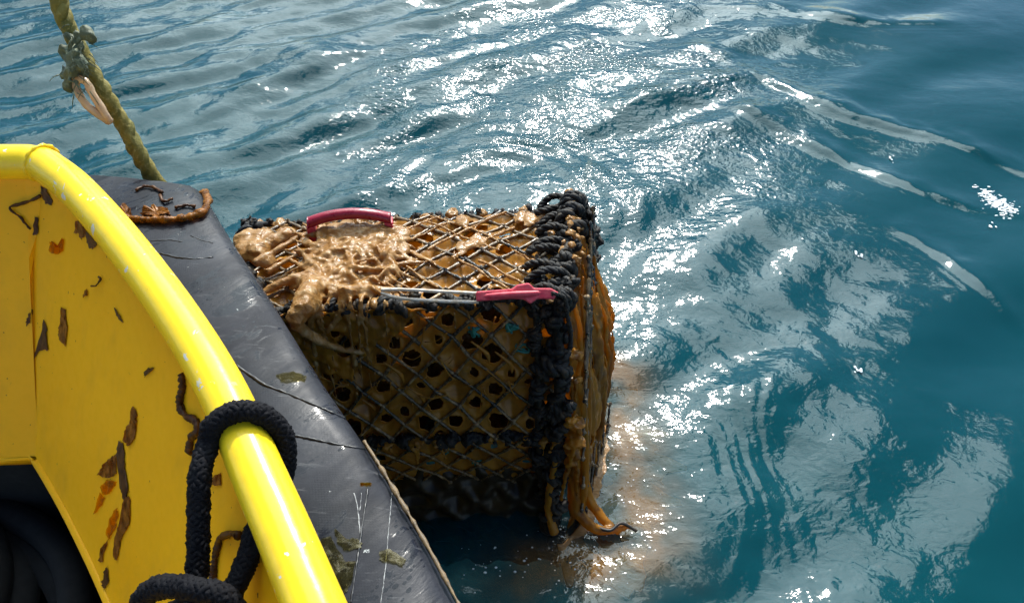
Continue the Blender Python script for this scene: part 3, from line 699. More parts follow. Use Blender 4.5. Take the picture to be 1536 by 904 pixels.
def largest(nv, fs):
    """faces of the biggest connected piece"""
    par = list(range(nv))
    def find(i):
        while par[i] != i: par[i] = par[par[i]]; i = par[i]
        return i
    for f in fs:
        r = find(f[0])
        for k in f[1:]: par[find(k)] = r
    cnt = {}
    for f in fs: r = find(f[0]); cnt[r] = cnt.get(r, 0) + 1
    top = max(cnt, key=cnt.get); fs = [f for f in fs if find(f[0]) == top]
    used = sorted({i for f in fs for i in f}); mp = {o: n for n, o in enumerate(used)}
    return used, [tuple(mp[i] for i in f) for f in fs]
def sheet(name, F, S, na, nb, hole_p, rmin, rmax, depth, m, seed, res=.006, off=-.004, rag=.35, lump=.004, thick=.0022, edge=0.0, jag=None):
    """film of slime stretched over the cells of a net panel, with torn holes"""
    w = (F(1, .5) - F(0, .5)).length; h = (F(.5, 1) - F(.5, 0)).length; nu = int(w / res); nv = int(h / res)
    U, Vv = np.meshgrid(np.linspace(0, 1, nu), np.linspace(0, 1, nv)); a = U * na + Vv * nb; c = U * na - Vv * nb
    fa = a - np.floor(a); fc = c - np.floor(c); ed = np.minimum(np.minimum(fa, 1 - fa), np.minimum(fc, 1 - fc))
    rs = np.random.RandomState(seed); tab = rs.rand(64, 64, 5); ca = np.floor(a).astype(int) % 64; cc = np.floor(c).astype(int) % 64; T = tab[ca, cc]
    has = T[..., 0] < hole_p; rad = rmin + (rmax - rmin) * T[..., 1] ** 1.3; hx = .5 + (T[..., 2] - .5) * .35; hy = .5 + (T[..., 3] - .5) * .35
    ang = np.arctan2(fc - hy, fa - hx); dist = np.hypot(fa - hx, fc - hy)
    rr = rad * (1 + rag * perlin(ang * 1.1 + T[..., 4] * 20, T[..., 4] * 50, seed))
    hole = has & (dist < rr)
    O = S * (off - depth * sstep(0, .45, ed) * (1 - .5 * has) + lump * fbm(U * w * 40, Vv * h * 40, seed + 5, 3) + .5 * depth * np.where(has, np.exp(-((dist - rr) / .08) ** 2), 0))
    if jag is not None: hole = hole | jag(U, Vv)
    vs = [tuple(F(float(U[j, i]), float(Vv[j, i]), float(O[j, i]))) for j in range(nv) for i in range(nu)]; fs = []
    for j in range(nv - 1):
        for i in range(nu - 1):
            if hole[j, i] or hole[j + 1, i] or hole[j, i + 1] or hole[j + 1, i + 1]: continue
            fs.append((j * nu + i, j * nu + i + 1, (j + 1) * nu + i + 1, (j + 1) * nu + i))
    used, fs = largest(len(vs), fs); b = MB(); b.add([vs[i] for i in used], fs); o = cr(b.build(name, M[m])); bake(o, ('SMOOTH', dict(iterations=4, factor=.5)), ('SOLIDIFY', dict(thickness=thick, offset=0)))
    return o
sheet('slime_film', F_front, S_front, 8, 4, .76, .10, .34, .015, 'slime', 11, res=.0034, lump=.0028, rag=.34)['label'] = 'brown slime film torn into holes across the front net'
sheet('slime_film', F_low, S_low, 8, 4, .25, .08, .2, .014, 'slime', 12)
sheet('slime_film', F_top, S_top, 9, 5, .38, .12, .36, .016, 'slime', 13, off=-.003, res=.0045)['label'] = 'golden slime film under the sunlit net'
sheet('slime_film', F_back, S_back, 8, 8, .3, .12, .3, .012, 'slime', 15, res=.012)
sheet('slime_film', F_left, S_left, 5, 8, .3, .12, .3, .012, 'slime', 16, res=.012)
def keep_left(U, Vv): return ~((U > .07 + .03 * perlin(Vv * 9, U * 3, 2)) & (Vv < (.50 - 1.25 * np.abs(U - .17)) * (1 + .9 * perlin(U * 11, Vv * 4, 8))))
sheet('slime_film', F_front, S_front, 8, 4, .15, .08, .16, -.004, 'drape', 18, res=.004, off=.010, lump=.010, jag=keep_left)['label'] = 'brown curtain of slime hanging from the jelly growth'
F_base = patch(V((-.50, 1.088, .15)), V((.105, 1.082, .15)), V((-.47, .985, -.15)), V((.13, .985, -.15)), 0)  # dark sheet added to fill the black gap down to the water
sheet('foot_fill_sheet', F_base, -1 if F_base.n.y > 0 else 1, 6, 3, 0, .1, .25, .02, 'sump', 19, res=.007, lump=.012)['label'] = 'black sheet added at the foot of the creel by the waterline'
# second film inside the creel, coloured dark for the shade behind the holes
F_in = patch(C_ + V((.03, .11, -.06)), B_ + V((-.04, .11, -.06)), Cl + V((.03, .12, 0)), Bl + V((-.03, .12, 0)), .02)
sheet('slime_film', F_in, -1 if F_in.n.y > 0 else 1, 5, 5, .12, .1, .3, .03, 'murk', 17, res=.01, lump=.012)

# slime draped down the end of the creel
def side_drape():
    nu, nv = 74, 150; vs = []; fs = []; U, Vv = np.meshgrid(np.linspace(0, 1, nu), np.linspace(0, 1, nv))
    fold = .034 * perlin(U * 6.5 + .6 * perlin(U * 2, Vv * 3, 3), Vv * 1.6, 6) + .012 * perlin(U * 15, Vv * 3.2, 16) + .004 * fbm(U * 20, Vv * 40, 26, 2)
    belly = .045 * np.sin(np.pi * np.clip(Vv * 1.25, 0, 1)) * sstep(0, .7, U)
    hole = (perlin(U * 9, Vv * 4.2, 36) > .34) & (U > .12) | (perlin(U * 13, Vv * 7, 46) > .52)
    for j in range(nv):
        for i in range(nu):
            vs.append(tuple(F_side(U[j, i] * 1.02 - .01, Vv[j, i], S_side * (.010 + fold[j, i] + belly[j, i]))))
    for j in range(nv - 1):
        for i in range(nu - 1):
            if hole[j, i] or hole[j + 1, i + 1]: continue
            fs.append((j * nu + i, j * nu + i + 1, (j + 1) * nu + i + 1, (j + 1) * nu + i))
    used, fs = largest(len(vs), fs); b = MB(); b.add([vs[i] for i in used], fs); o = cr(b.build('slime_drape', M['drape']), 'orange slime hanging in folds down the end of the creel')
    bake(o, ('SMOOTH', dict(iterations=2)), ('SOLIDIFY', dict(thickness=.005, offset=0)))
side_drape()
rnd = random.Random(21)
b = MB()
for k in range(22):      # long drips over the drape
    u = rnd.uniform(.03, .98); v0 = rnd.uniform(0, .35); L = rnd.uniform(.2, .6); rad = rnd.uniform(.003, .009); pts = []; rr = []
    for i in range(22):
        s = i / 21; v = min(v0 + L * s, 1); uu = u + .05 * pn(s * 3, k * 1.7, 3)
        pts.append(F_side(min(max(uu, 0), 1), v, S_side * (.022 + .045 * math.sin(math.pi * min(v * 1.25, 1)) * min(u / .7, 1) + .012 * pn(s * 5, k, 5)))); rr.append(rad * (.5 + .8 * s if s < .85 else 1.2 * (1 - s) * 6 + .1) * (1 + .3 * pn(s * 6, k, 7)))
    b.tube(pts, rr, 7)
for k in range(6):       # thick lit strands beside the front post
    x = .128 + .012 * k; pts = []; rr = []
    for i in range(26):
        s = i / 25; v = .30 + .6 * s - .02 * k; pts.append(F_side(.06 + .11 * k + .03 * pn(s * 3, k, 8), min(v, 1), S_side * (.030 + .012 * math.sin(3 * s + k)))); rr.append((.006 + .005 * math.sin(math.pi * s)) * (1 + .3 * pn(s * 5, k * 2, 9)))
    b.tube(pts, rr, 8)
o = cr(b.build('slime_strands', M['drape'])); o['kind'] = 'stuff'; bake(o, ('REMESH', dict(mode='VOXEL', voxel_size=.004)), ('SMOOTH', dict(iterations=3)))

# frame bars and fouled rope wrapped round them
def wrap(name, P, coil_r, rope_r, pitch, seed, m='wraprope', lumps=0, jitter=.35, bar=True, label=None):
    """untidy lashings: short bights of fouled rope thrown round a bar at all angles"""
    rnd = random.Random(seed); pts = resample(P, .004); fr = frames(pts); n = len(pts); b = MB()
    if bar: b.tube(resample(P, .02), coil_r * .75, 8)
    i = 0.0; k = 0
    while i < n - 1:
        a0 = rnd.uniform(0, 6.28); sw = rnd.uniform(1.8, 5.2) * rnd.choice((1, -1)); adv = rnd.uniform(-.045, .055) * (coil_r / .02); rr = coil_r * rnd.uniform(.75, 1.5); rp_ = rope_r * rnd.uniform(.6, 1.2); path = []
        for s_ in range(9):
            q = s_ / 8; j = int(min(max(i + adv * q / .004, 0), n - 1)); t, N, Bn = fr[j]; an = a0 + sw * q; r = rr * (1 + .35 * math.sin(q * 5 + k)) 
            path.append(pts[j] + t * (adv * q * .3) + N * (math.cos(an) * r) + Bn * (math.sin(an) * r))
        twist(b, catmull(path, 4), rp_, 3, rp_ * 4.6, .004, rp_ * .35, seed + k, 6); k += 1; i += pitch * rnd.uniform(.35, .8) / .004
    for k in range(lumps):
        i = rnd.randrange(n); t, N, Bn = fr[i]; an = rnd.uniform(0, 6.28); r = coil_r * rnd.uniform(.9, 1.6)
        b.ball(pts[i] + N * math.cos(an) * r + Bn * math.sin(an) * r, rope_r * rnd.uniform(.6, 1.3), 8, 7, wob=1.0, seed=k + seed)
    return cr(b.build(name, M[m]), label)
post_top = B_ + V((-.018, 0, 0)); 
wrap('wrapped_post', catmull([post_top, Bm + V((-.02, 0, .16)), Bm + V((-.02, 0, 0)), Bb + V((-.03, .01, .1)), Bb], 8), .015, .0115, .034, 31, lumps=22, label='corner post bound with thick black rope')
wrap('wrapped_post', catmull([B_ + V((-.058, .01, -.01)), Bm + V((-.062, .005, .16)), Bm + V((-.06, .005, 0)), Bb + V((-.06, .05, .2))], 8), .010, .009, .034, 32, lumps=10)
hoop = [B_ + V((-.012, 0, 0)), B_.lerp(A_, .33) + V((-.01, 0, .006)), B_.lerp(A_, .66) + V((-.006, 0, .012)), A_ + V((-.012, 0, .028)), A_ + V((.02, .01, -.02)), A_.lerp(Ab, .2) + V((.025, .01, 0))]
wrap('wrapped_hoop', catmull(hoop, 8), .015, .0105, .032, 33, lumps=20, label='end hoop bound with thick black rope')
wrap('wrapped_hoop', catmull([p + V((-.045, 0, -.006 - .008 * i)) for i, p in enumerate(hoop[:4])], 8), .010, .0085, .034, 34, lumps=12)
wrap('wrapped_rail', catmull([C_, C_.lerp(B_, .33) + V((0, 0, -.004)), C_.lerp(B_, .66) + V((0, 0, .003)), B_], 8), .010, .0085, .040, 35, lumps=26, jitter=.8)
wrap('wrapped_rail', catmull([D_, D_.lerp(A_, .33) + V((0, 0, -.014)), D_.lerp(A_, .7) + V((0, 0, -.012)), A_], 8), .009, .0075, .042, 36, lumps=22, jitter=.8)
wrap('wrapped_rail', catmull([Cm, Cm.lerp(Bm, .5) + V((0, 0, -.006)), Bm], 8), .006, .006, .05, 37, lumps=10)
wrap('wrapped_rail', [Cl, Cl.lerp(Bl, .5), Bl], .006, .006, .05, 38, lumps=8)
wrap('wrapped_rail', [C_.lerp(D_, .0), C_.lerp(D_, .5) + V((0, 0, -.01)), D_], .014, .0105, .036, 39, lumps=14)
b = MB()
for P in ([A_, Ab], [D_, Db], [C_, Cm, Cl], [Bb, Ab], [Ab, Db]): b.tube(resample(P, .05), .010, 8)
b.tube([Bb, Cb], .01, 8); cr(b.build('frame', M['frame']))
# clumps of black lacing along the lower bar
rnd = random.Random(5)
for k, u in enumerate((.10, .22, .335, .45, .565, .68, .80, .90)):
    b = MB(); c = Cm.lerp(Bm, u)
    for i in range(7):
        b.ball(c + V((rnd.uniform(-.022, .022), rnd.uniform(-.014, .004), rnd.uniform(-.012, .012))), rnd.uniform(.007, .014), 8, 6, wob=.8, seed=k * 9 + i)
    cr(b.build('lacing_knot', M['wraprope']))
def clump_line(name, P, n, r0, spread, m, seed, label=None, hang=.05):
    rn = random.Random(seed); pts = resample(P, .004); b = MB()
    for k in range(n):
        c = pts[rn.randrange(len(pts))] + V((rn.uniform(-1, 1) * spread, rn.uniform(-1, 1) * spread, rn.uniform(-.3, 1) * spread)); r = r0 * rn.uniform(.5, 1.2)
        b.ball(c, r, 9, 7, wob=.8, seed=seed + k, sc=(1.5, 1.5, .6))
        if rn.random() < .7:
            L = hang * rn.uniform(.4, 1.6); dx = rn.uniform(-.012, .012); b.tube(catmull([c, c + V((dx, -.006, -L * .4)), c + V((dx * 1.5, -.004, -L))], 4), [r * .7 * q for q in (1, .9, .75, .6, .55, .5, .5, .55, .3)], 7)
    o = cr(b.build(name, M[m]), label); o['kind'] = 'stuff'; bake(o, ('REMESH', dict(mode='VOXEL', voxel_size=.0032)), ('SMOOTH', dict(iterations=2))); rough(o, .004, 70)
    return o
def rough(o, amp, freq):
    """uneven surface: push the vertices along their normals by noise"""
    me = o.data; n = len(me.vertices); co = np.empty(n * 3, np.float32); no = np.empty(n * 3, np.float32)
    me.vertices.foreach_get('co', co); me.vertex_normals.foreach_get('vector', no); co = co.reshape(-1, 3); no = no.reshape(-1, 3)
    x = (co[:, 0] + co[:, 2] * .6) * freq; y = (co[:, 1] - co[:, 2] * .8) * freq
    d = amp * (perlin(x, y, 7) + .5 * perlin(x * 2.3, y * 2.3, 9)); co = co + no * d[:, None].astype(np.float32)
    me.vertices.foreach_set('co', co.ravel()); me.update()
clump_line('slime_clumps', [B_ + V((.005, -.01, .01)), B_.lerp(A_, .5) + V((.005, 0, .025)), A_ + V((0, 0, .022))], 26, .0065, .022, 'blob', 3, hang=.09)
clump_line('slime_clumps', [C_.lerp(B_, .25), C_.lerp(B_, .6), B_], 18, .0075, .010, 'blob', 4, hang=.07)
clump_line('slime_clumps', [D_, D_.lerp(A_, .5) + V((0, 0, -.014)), A_], 20, .010, .012, 'blob', 5, hang=.04)
def ridge(o, amp, freq):
    me = o.data                                    # drawn-out strings: ridged noise, stretched along a slowly turning direction
    for v in me.vertices:
        a = 1.2 + 1.1 * mnoise.noise(v.co * 7.0); x = v.co.x * math.cos(a) + v.co.y * math.sin(a); y = -v.co.x * math.sin(a) + v.co.y * math.cos(a)
        v.co += v.normal * (amp * (.35 - 1.2 * abs(mnoise.noise(Vector((x * freq * .28, y * freq, v.co.z * freq * .6))))))
    me.update()
clump_line('slime_clumps', [B_ + V((.012, -.02, -.1)), Bm + V((.012, -.02, .1)), Bm + V((.012, -.02, -.12))], 16, .013, .012, 'drape', 6, hang=.10)
clump_line('slime_clumps', [Cm + V((0, -.01, 0)), Bm + V((0, -.01, 0))], 18, .008, .008, 'slime', 7, hang=.05)
# frayed lacing knots over the near hoop edge
for k in range(9):
    s = k / 8; c = B_.lerp(A_, s) + V((-.03 - .02 * rnd.random(), 0, .014)); b = MB()
    twist(b, catmull([c + V((-.045, rnd.uniform(-.02, .02), -.008)), c + V((-.01, rnd.uniform(-.01, .01), .014)), c + V((.035, rnd.uniform(-.02, .02), .0)), c + V((.042, rnd.uniform(-.02, .02), -.05))], 6), .008, 3, .04, .005, .003, k, 6)
    cr(b.build('lacing', M['wraprope']))
# big jelly growth on the top, draped over the front edge
def blobmesh(name, items, m, vox, label, disp=None):
    b = MB()
    for it in items:
        if it[0] == 'b': b.ball(it[1], it[2] * 1.22, 12, 9, sc=it[3] if len(it) > 3 else (1, 1, 1), wob=.35, seed=int(abs(it[1].x) * 1000) % 97)
        else: b.tube(catmull(it[1], 6), [r for r in np.interp(np.linspace(0, 1, (len(it[1]) - 1) * 6 + 1), np.linspace(0, 1, len(it[2])), it[2])], 9, wob=.3, seed=3)
    o = cr(b.build(name, M[m]), label)
    bake(o, ('REMESH', dict(mode='VOXEL', voxel_size=vox)), ('SMOOTH', dict(iterations=3))); rough(o, .0022, 45); rough(o, .0010, 140)
    return o
T = lambda px, py, dz=0: PZ(px, py, .69 + dz)
rb = random.Random(8); items = []
for (px, py, r, dz) in ((505, 350, .030, .02), (530, 345, .034, .03), (560, 352, .030, .022), (580, 365, .026, .012), (500, 372, .034, .02), (530, 372, .034, .024), (560, 382, .030, .012),
                        (478, 395, .030, .008), (505, 400, .034, .014), (535, 402, .032, .012), (565, 405, .026, .004), (485, 420, .028, .006), (515, 425, .030, .010), (548, 424, .026, .008), (578, 420, .018, .004), (470, 438, .024, .006), (500, 440, .022, .008),
                        (600, 350, .020, .008), (540, 325, .020, .045), (548, 318, .012, .055), (600, 375, .018, .004)):
    items.append(('b', T(px, py, dz * .55), r * .86, (1.15, 1.15, .34)))
items.append(('t', [T(470, 425, .01), PD(460, 452, 1.475), PD(448, 470, 1.46), PD(440, 484, 1.46)], [.028, .024, .020, .016]))
items.append(('t', [T(495, 442, .01), T(540, 437, .014), T(580, 437, .01), T(612, 436, .006)], [.022, .014, .009, .005]))
items.append(('t', [T(465, 415, .01), T(440, 418, .015), T(415, 428, .012), T(392, 440, .006)], [.016, .010, .009, .006]))
items.append(('t', [PD(442, 482, 1.46), PD(462, 500, 1.49), PD(500, 520, 1.53), PD(545, 530, 1.56)], [.014, .011, .008, .004]))
items.append(('t', [PD(520, 432, 1.50), PD(512, 465, 1.50), PD(490, 500, 1.52)], [.018, .008, .004]))
for k in range(120):      # strings of slime drawn out over the lump and across the net
    px = rb.uniform(462, 600); py = rb.uniform(338, 440); a = rb.gauss(-.55, .5) if rb.random() < .6 else rb.gauss(.9, .4); L = rb.uniform(18, 62); zz = .020 if 480 < px < 580 else .008
    e0 = (px - math.cos(a) * L, py - math.sin(a) * L * .6); e1 = (px + math.cos(a) * L, py + math.sin(a) * L * .6)
    if min(e0[1], e1[1]) < 333 or max(e0[1], e1[1]) > 446: continue
    r0 = rb.uniform(.0022, .0060); items.append(('t', [T(e0[0], e0[1], -.002), T(px - 4, py + rb.uniform(-4, 4), zz + rb.uniform(-.004, .008)), T(e1[0], e1[1], -.002)], [r0 * .6, r0, r0 * 1.3, r0 * .8, r0 * .5]))
for k in range(30):       # webs fanning from the edge down over the front net
    px = rb.uniform(448, 600); q = px + rb.gauss(-6, 30); py = rb.uniform(480, 585); items.append(('t', [T(px, 442, .0), PD((px * .6 + q * .4), 462, 1.485), F_front(min(max((q - 372) / 470, .03), .97), (py - 455) / 200, S_front * .006)], [.0042, .0022, .0016, .0020]))
blobmesh('jelly_growth', items, 'blob', .0030, 'tan jelly-like growth sprawled over the net and front edge')
items = []
for (px, py, r, dz) in ((372, 362, .026, -.03), (392, 358, .024, -.03), (385, 378, .026, -.02), (410, 362, .018, -.02), (402, 392, .016, -.01), (370, 380, .026, -.03), (430, 352, .018, -.02)): items.append(('b', T(px, py, dz), r, (1, 1, .7)))
items.append(('t', [T(380, 395), T(420, 372), T(455, 352)], [.010, .007, .005])); items.append(('t', [T(400, 408), T(440, 385), T(470, 375)], [.008, .006, .006]))
blobmesh('jelly_growth', items, 'blob', .0045, 'small lump of jelly growth at the creel end by the fender')
# slime fingers and threads over the top net
b = MB()
for k in range(20):
    u = rnd.uniform(.35, .98); v = rnd.uniform(.0, .9); pts = []; L = rnd.uniform(.12, .5); dr = rnd.choice((-1, 1)) * (9 / 5) ** -1 * L * rnd.uniform(1.6, 2.2); r0 = rnd.uniform(.0016, .0042)
    for i in range(9):
        s = i / 8; pts.append(F_top(min(max(u + dr * s * .5, 0), 1), min(v + L * s, 1), S_top * (.006 + .006 * pn(s * 4, k, 2))))
    b.tube(pts, [r0 * (1 + .6 * pn(i * .8, k, 4)) for i in range(9)], 6)
for k in range(10):
    u = rnd.uniform(.62, .95); w0 = F_top(u, rnd.uniform(.1, .5), S_top * .01); b.ball(w0, rnd.uniform(.006, .014), 8, 6, wob=.8, seed=k, sc=(1.3, 2.2, .4))
o = cr(b.build('slime_threads', M['blob'])); o['kind'] = 'stuff'; bake(o, ('REMESH', dict(mode='VOXEL', voxel_size=.003)), ('SMOOTH', dict(iterations=2)))
# threads over the front net
b = MB()
for k in range(40):
    u = rnd.uniform(.08, .95); v = rnd.uniform(.0, .85); p = F_front(u, v, S_front * .005); a = rnd.uniform(0, 6.28); L = rnd.uniform(.03, .085)
    q = F_front(min(max(u + math.cos(a) * L / .6, 0), 1), min(max(v + abs(math.sin(a)) * L / .37, 0), 1), S_front * .004); mid = (p + q) / 2 + V((0, -.004, -.006))
    pts = catmull([p, mid, q], 5); r0 = rnd.uniform(.0006, .0022); b.tube(pts, [r0 * (1.5 - math.sin(math.pi * i / (len(pts) - 1))) for i in range(len(pts))], 6)
for (px, py) in ((633, 595), (600, 560), (730, 530), (765, 545), (620, 640), (560, 610)):
    p = PY(px, py, 1.055); pts = catmull([p + V((-.03, .0, .035)), p, p + V((.004, 0, -.03))], 5); b.tube(pts, [.0015, .002, .0025, .003, .004, .005, .0045, .0035, .003, .002, .001][:len(pts)], 7)
o = cr(b.build('slime_threads', M['slime'])); o['kind'] = 'stuff'
# shreds of green twine seen through the holes
for k, (px, py) in enumerate(((712, 497), (767, 492), (783, 520), (697, 546), (768, 596), (745, 680), (672, 680), (715, 690))):
    b = MB(); c = PY(px, py, 1.085 if py < 650 else 1.075)
    for i in range(5): b.tube(catmull([c + V((rnd.uniform(-.014, .014), rnd.uniform(-.006, .006), rnd.uniform(-.014, .014))) for _ in range(4)], 4), .003, 5)
    cr(b.build('twine_scrap', M['greenbit']))
# skirt of slime trailing in the water round the end
def skirt():
    nu, nv = 80, 30; U, Vv = np.meshgrid(np.linspace(0, 1, nu), np.linspace(0, 1, nv)); vs = []; fs = []
    ctl = [PZ(835, 815, 0), PZ(845, 815, 0), PZ(858, 800, 0), PZ(880, 765, 0), PZ(890, 715, 0), PZ(898, 650, 0), PZ(900, 590, 0)]; outp = [PZ(850, 880, 0), PZ(880, 905, 0), PZ(945, 900, 0), PZ(1040, 830, 0), PZ(1030, 720, 0), PZ(1000, 630, 0), PZ(960, 560, 0)]
    a = resample(catmull(ctl, 8), .004); c = resample(catmull(outp, 8), .004)
    for j in range(nv):
        for i in range(nu):
            u = U[j, i]; v = Vv[j, i]; p = a[int(u * (len(a) - 1))]; q = c[int(u * (len(c) - 1))]; ext = .70 + .55 * pn(u * 9, 1.3, 5) + .3 * pn(u * 27, 2.3, 6)
            w = p.lerp(q, v * max(ext, .15)); z = .010 * (1 - v) ** 6 - .005 - .008 * v; vs.append((w.x, w.y, z))
    wz = water_h(np.array([p[0] for p in vs]), np.array([p[1] for p in vs])); vs = [(p[0], p[1], p[2] + float(z)) for p, z in zip(vs, wz)]
    hole = perlin(U * 14, Vv * 2.2, 9) > .40
    for j in range(nv - 1):
        for i in range(nu - 1):
            if hole[j, i] and j > 3: continue
            fs.append((j * nu + i, j * nu + i + 1, (j + 1) * nu + i + 1, (j + 1) * nu + i))
    used, fs = largest(len(vs), fs); b = MB(); b.add([vs[i] for i in used], fs); o = cr(b.build('slime_skirt', M['blob']), 'orange slime trailing in the water at the foot of the creel')
    bake(o, ('SMOOTH', dict(iterations=3)), ('SOLIDIFY', dict(thickness=.004, offset=0)))
skirt()
items = [('t', [F_side(.03, .55, S_side * .02), F_side(.02, .75, S_side * .02), PZ(868, 770, .05), PZ(900, 795, .02), PZ(945, 788, .015)], [.012, .016, .016, .012, .006]),
         ('t', [F_side(.2, .6, S_side * .03), PZ(880, 740, .06), PZ(905, 778, .02), PZ(930, 800, .0)], [.012, .014, .012, .006]),
         ('t', [Bm + V((-.02, -.02, -.05)), PZ(822, 760, .10), PZ(832, 800, .03)], [.007, .010, .012])]
blobmesh('slime_foot', items, 'drape', .004, 'slime gathered where the creel meets the water')
b = MB(); b.tube(catmull([PZ(895, 790, .03), PZ(915, 795, .03), PZ(932, 784, .03), PZ(955, 796, .012)], 5), .004, 6); cr(b.build('twig', M['frame']))

# crimson handle
ha, hb = T(464, 345, .012), T(588, 338, .01); hm = (ha + hb) / 2
handle = empty('handle', (0, 0, 0)); handle.parent = creel; handle.matrix_parent_inverse = Matrix.Translation(-creel.location)
b = MB(); L = (hb - ha); Ld = L.normalized(); acr = V((-Ld.y, Ld.x, 0)).normalized(); n = 28; vs = []; fs = []
sec = [(-.012, -.011), (-.014, .0), (-.010, .008), (0, .011), (.010, .008), (.014, .0), (.012, -.011), (0, -.012)]
for i in range(n):
    s = i / (n - 1); arch = .019 * (1 - abs(2 * s - 1) ** 2.0) + .020; c = ha + L * s + V((0, 0, arch)); wdt = 1 - .12 * math.sin(math.pi * s)
    for (a, z) in sec: q = c + acr * (a * wdt) + V((0, 0, z)); vs.append(q)
K = len(sec)
for i in range(n - 1):
    for k in range(K): fs.append((i * K + k, i * K + (k + 1) % K, (i + 1) * K + (k + 1) % K, (i + 1) * K + k))
fs += [tuple(range(K)), tuple((n - 1) * K + k for k in range(K - 1, -1, -1))]
b.add(vs, fs); g = b.build('grip', M['red']); g.parent = handle; bake(g, ('SUBSURF', dict(levels=1, render_levels=1)))
for p, s in ((ha, 1), (hb, -1)):
    b = MB(); rot = Matrix((Ld, acr, V((0, 0, 1)))).transposed(); b.box(p + Ld * (.006 * s) + V((0, 0, -.006)), (.009, .0125, .022), rot); o = b.build('bracket', M['pink'], smooth=False); o.parent = handle
    bv = o.modifiers.new('bevel', 'BEVEL'); bv.width = .002; bv.segments = 2
handle['label'] = 'crimson arched plastic handle'
# faded red hook with elastic cords
hk = empty('hook', (0, 0, 0)); hk.parent = creel; hk.matrix_parent_inverse = Matrix.Translation(-creel.location); hk['label'] = 'faded red plastic hook holding the creel door'
hd = 1.47
out2 = [(714, 437), (768, 433), (776, 427), (793, 424), (801, 432), (826, 432), (838, 439), (830, 449), (806, 448), (795, 456), (786, 449), (770, 448), (714, 452)]
P = [PD(a, c, hd) for a, c in out2]; nrm = (CAM - P[0]).normalized(); b = MB(); n = len(P)
b.add([p + nrm * .008 for p in P] + [p - nrm * .010 for p in P], [tuple(range(n - 1, -1, -1)), tuple(range(n, 2 * n))] + [(i, (i + 1) % n, n + (i + 1) % n, n + i) for i in range(n)])
o = b.build('hook_plate', M['pink'], smooth=False); o.parent = hk; bv = o.modifiers.new('bevel', 'BEVEL'); bv.width = .003; bv.segments = 2
b = MB(); b.tube(catmull([PD(716, 446, hd), PD(770, 442, hd - .009), PD(820, 440, hd)], 5), [.0075] * 11, 8, flat=(1, .8)); b.build('rib', M['pink'], None).parent = hk
for dy in ((434, 440), (447, 456)):
    b = MB(); pts = catmull([PD(572, 437 + (dy[0] - 440) * .35, 1.475), PD(600, dy[0], 1.468), PD(660, (dy[0] + dy[1]) / 2, 1.465), PD(718, 440 if dy[0] < 440 else 453, hd)], 8)
    b.tube(pts, .0033, 7, wob=.2); o = b.build('elastic_cord', M['white']); o.parent = hk
b = MB(); twist(b, catmull([PD(828, 440, 1.46), PD(846, 446, 1.48), PD(850, 470, 1.5), PD(856, 500, 1.52), PD(855, 522, 1.53)], 6), .005, 3, .02, .004, .001, 4, 5); cr(b.build('loop_cord', M['wraprope']))

# sunken rope leading off from the creel
b = MB(); twist(b, catmull([A_ + V((0, .03, -.3)), V((.26, 1.62, .0)), PZ(882, 320, -.03), PZ(878, 275, -.04), PZ(886, 240, -.07), PZ(880, 235, -.5), PZ(890, 250, -1.2)], 8), .016, 3, .07, .01, 0, 3, 7)
tag(b.build('sunken_rope', M['blob']), 'pale rope sunk just under the water behind the creel', 'rope')

# ------------------------------------------------------------------ seaweed scraps
def scrap(name, poly, m, hit, parent=None, label=None, thick=.0007, curl=.0014, seed=0):
    """a flake of weed: outline laid on the surface it sticks to, with a lifted ragged edge"""
    rnd = random.Random(seed + len(poly)); P = []
    n = len(poly)
    for i in range(n):
        a, c = poly[i]; d, e_ = poly[(i + 1) % n]
        for k in range(5):
            t = k / 5; P.append((a + (d - a) * t + rnd.gauss(0, .8), c + (e_ - c) * t + rnd.gauss(0, .8)))
    cx = sum(p[0] for p in P) / len(P); cy = sum(p[1] for p in P) / len(P)
    ctr = hit(cx, cy, .0012)
    if ctr is None: return None
    top = []; mid = []
    for (a, c) in P:
        h = hit(a, c, .0012 + curl * rnd.random()); h2 = hit(cx + (a - cx) * .55, cy + (c - cy) * .55, .0016 + curl * .3 * rnd.random())
        if h is None or h2 is None: return None
        top.append(h[0]); mid.append(h2[0])
    N = len(top); b = MB(); fs = []
    for i in range(N): j = (i + 1) % N; fs += [(i, j, N + j, N + i), (N + i, N + j, 2 * N)]
    b.add(top + mid + [ctr[0]], fs); o = b.build(name, M[m], parent)
    bake(o, ('SOLIDIFY', dict(thickness=thick, offset=0))); o.data.polygons.foreach_set('use_smooth', [False] * len(o.data.polygons))
    if label: o['label'] = label
    return o
def strand(name, L, rad, m, hit, parent=None, off=.003, flat=None):
    pts = []
    for p in resample(catmull([Vector((a, c, 0)) for a, c in L], 5), 2.2):
        h = hit(p.x, p.y, off + .002 * random.random())
        if h: pts.append(h[0])
    if len(pts) < 2: return None
    b = MB(); b.tube(pts, [rad * (1 + .5 * pn(i * .35, rad * 999, 4)) for i in range(len(pts))], 7, flat=flat); return b.build(name, M[m], parent)
G = 'seaweed scraps stuck to the yellow plate'
def S(poly, m, label, seed=0):
    o = scrap('seaweed_scrap', poly, m, on_panel, seed=seed)
    if o: tag(o, label, 'seaweed', G)
S(z6([(165, 155), (190, 170), (212, 215), (208, 235), (185, 225), (170, 190)]), 'weed_dark', 'dark brown seaweed flake just under the rail bend', 1)
o = strand('seaweed_thread', z6([(168, 195), (130, 213), (85, 228), (45, 240), (60, 262), (85, 278), (105, 305), (125, 328)]), .0024, 'weed_dark', on_panel); tag(o, 'dark hooked seaweed thread below the rail bend', 'seaweed', G)
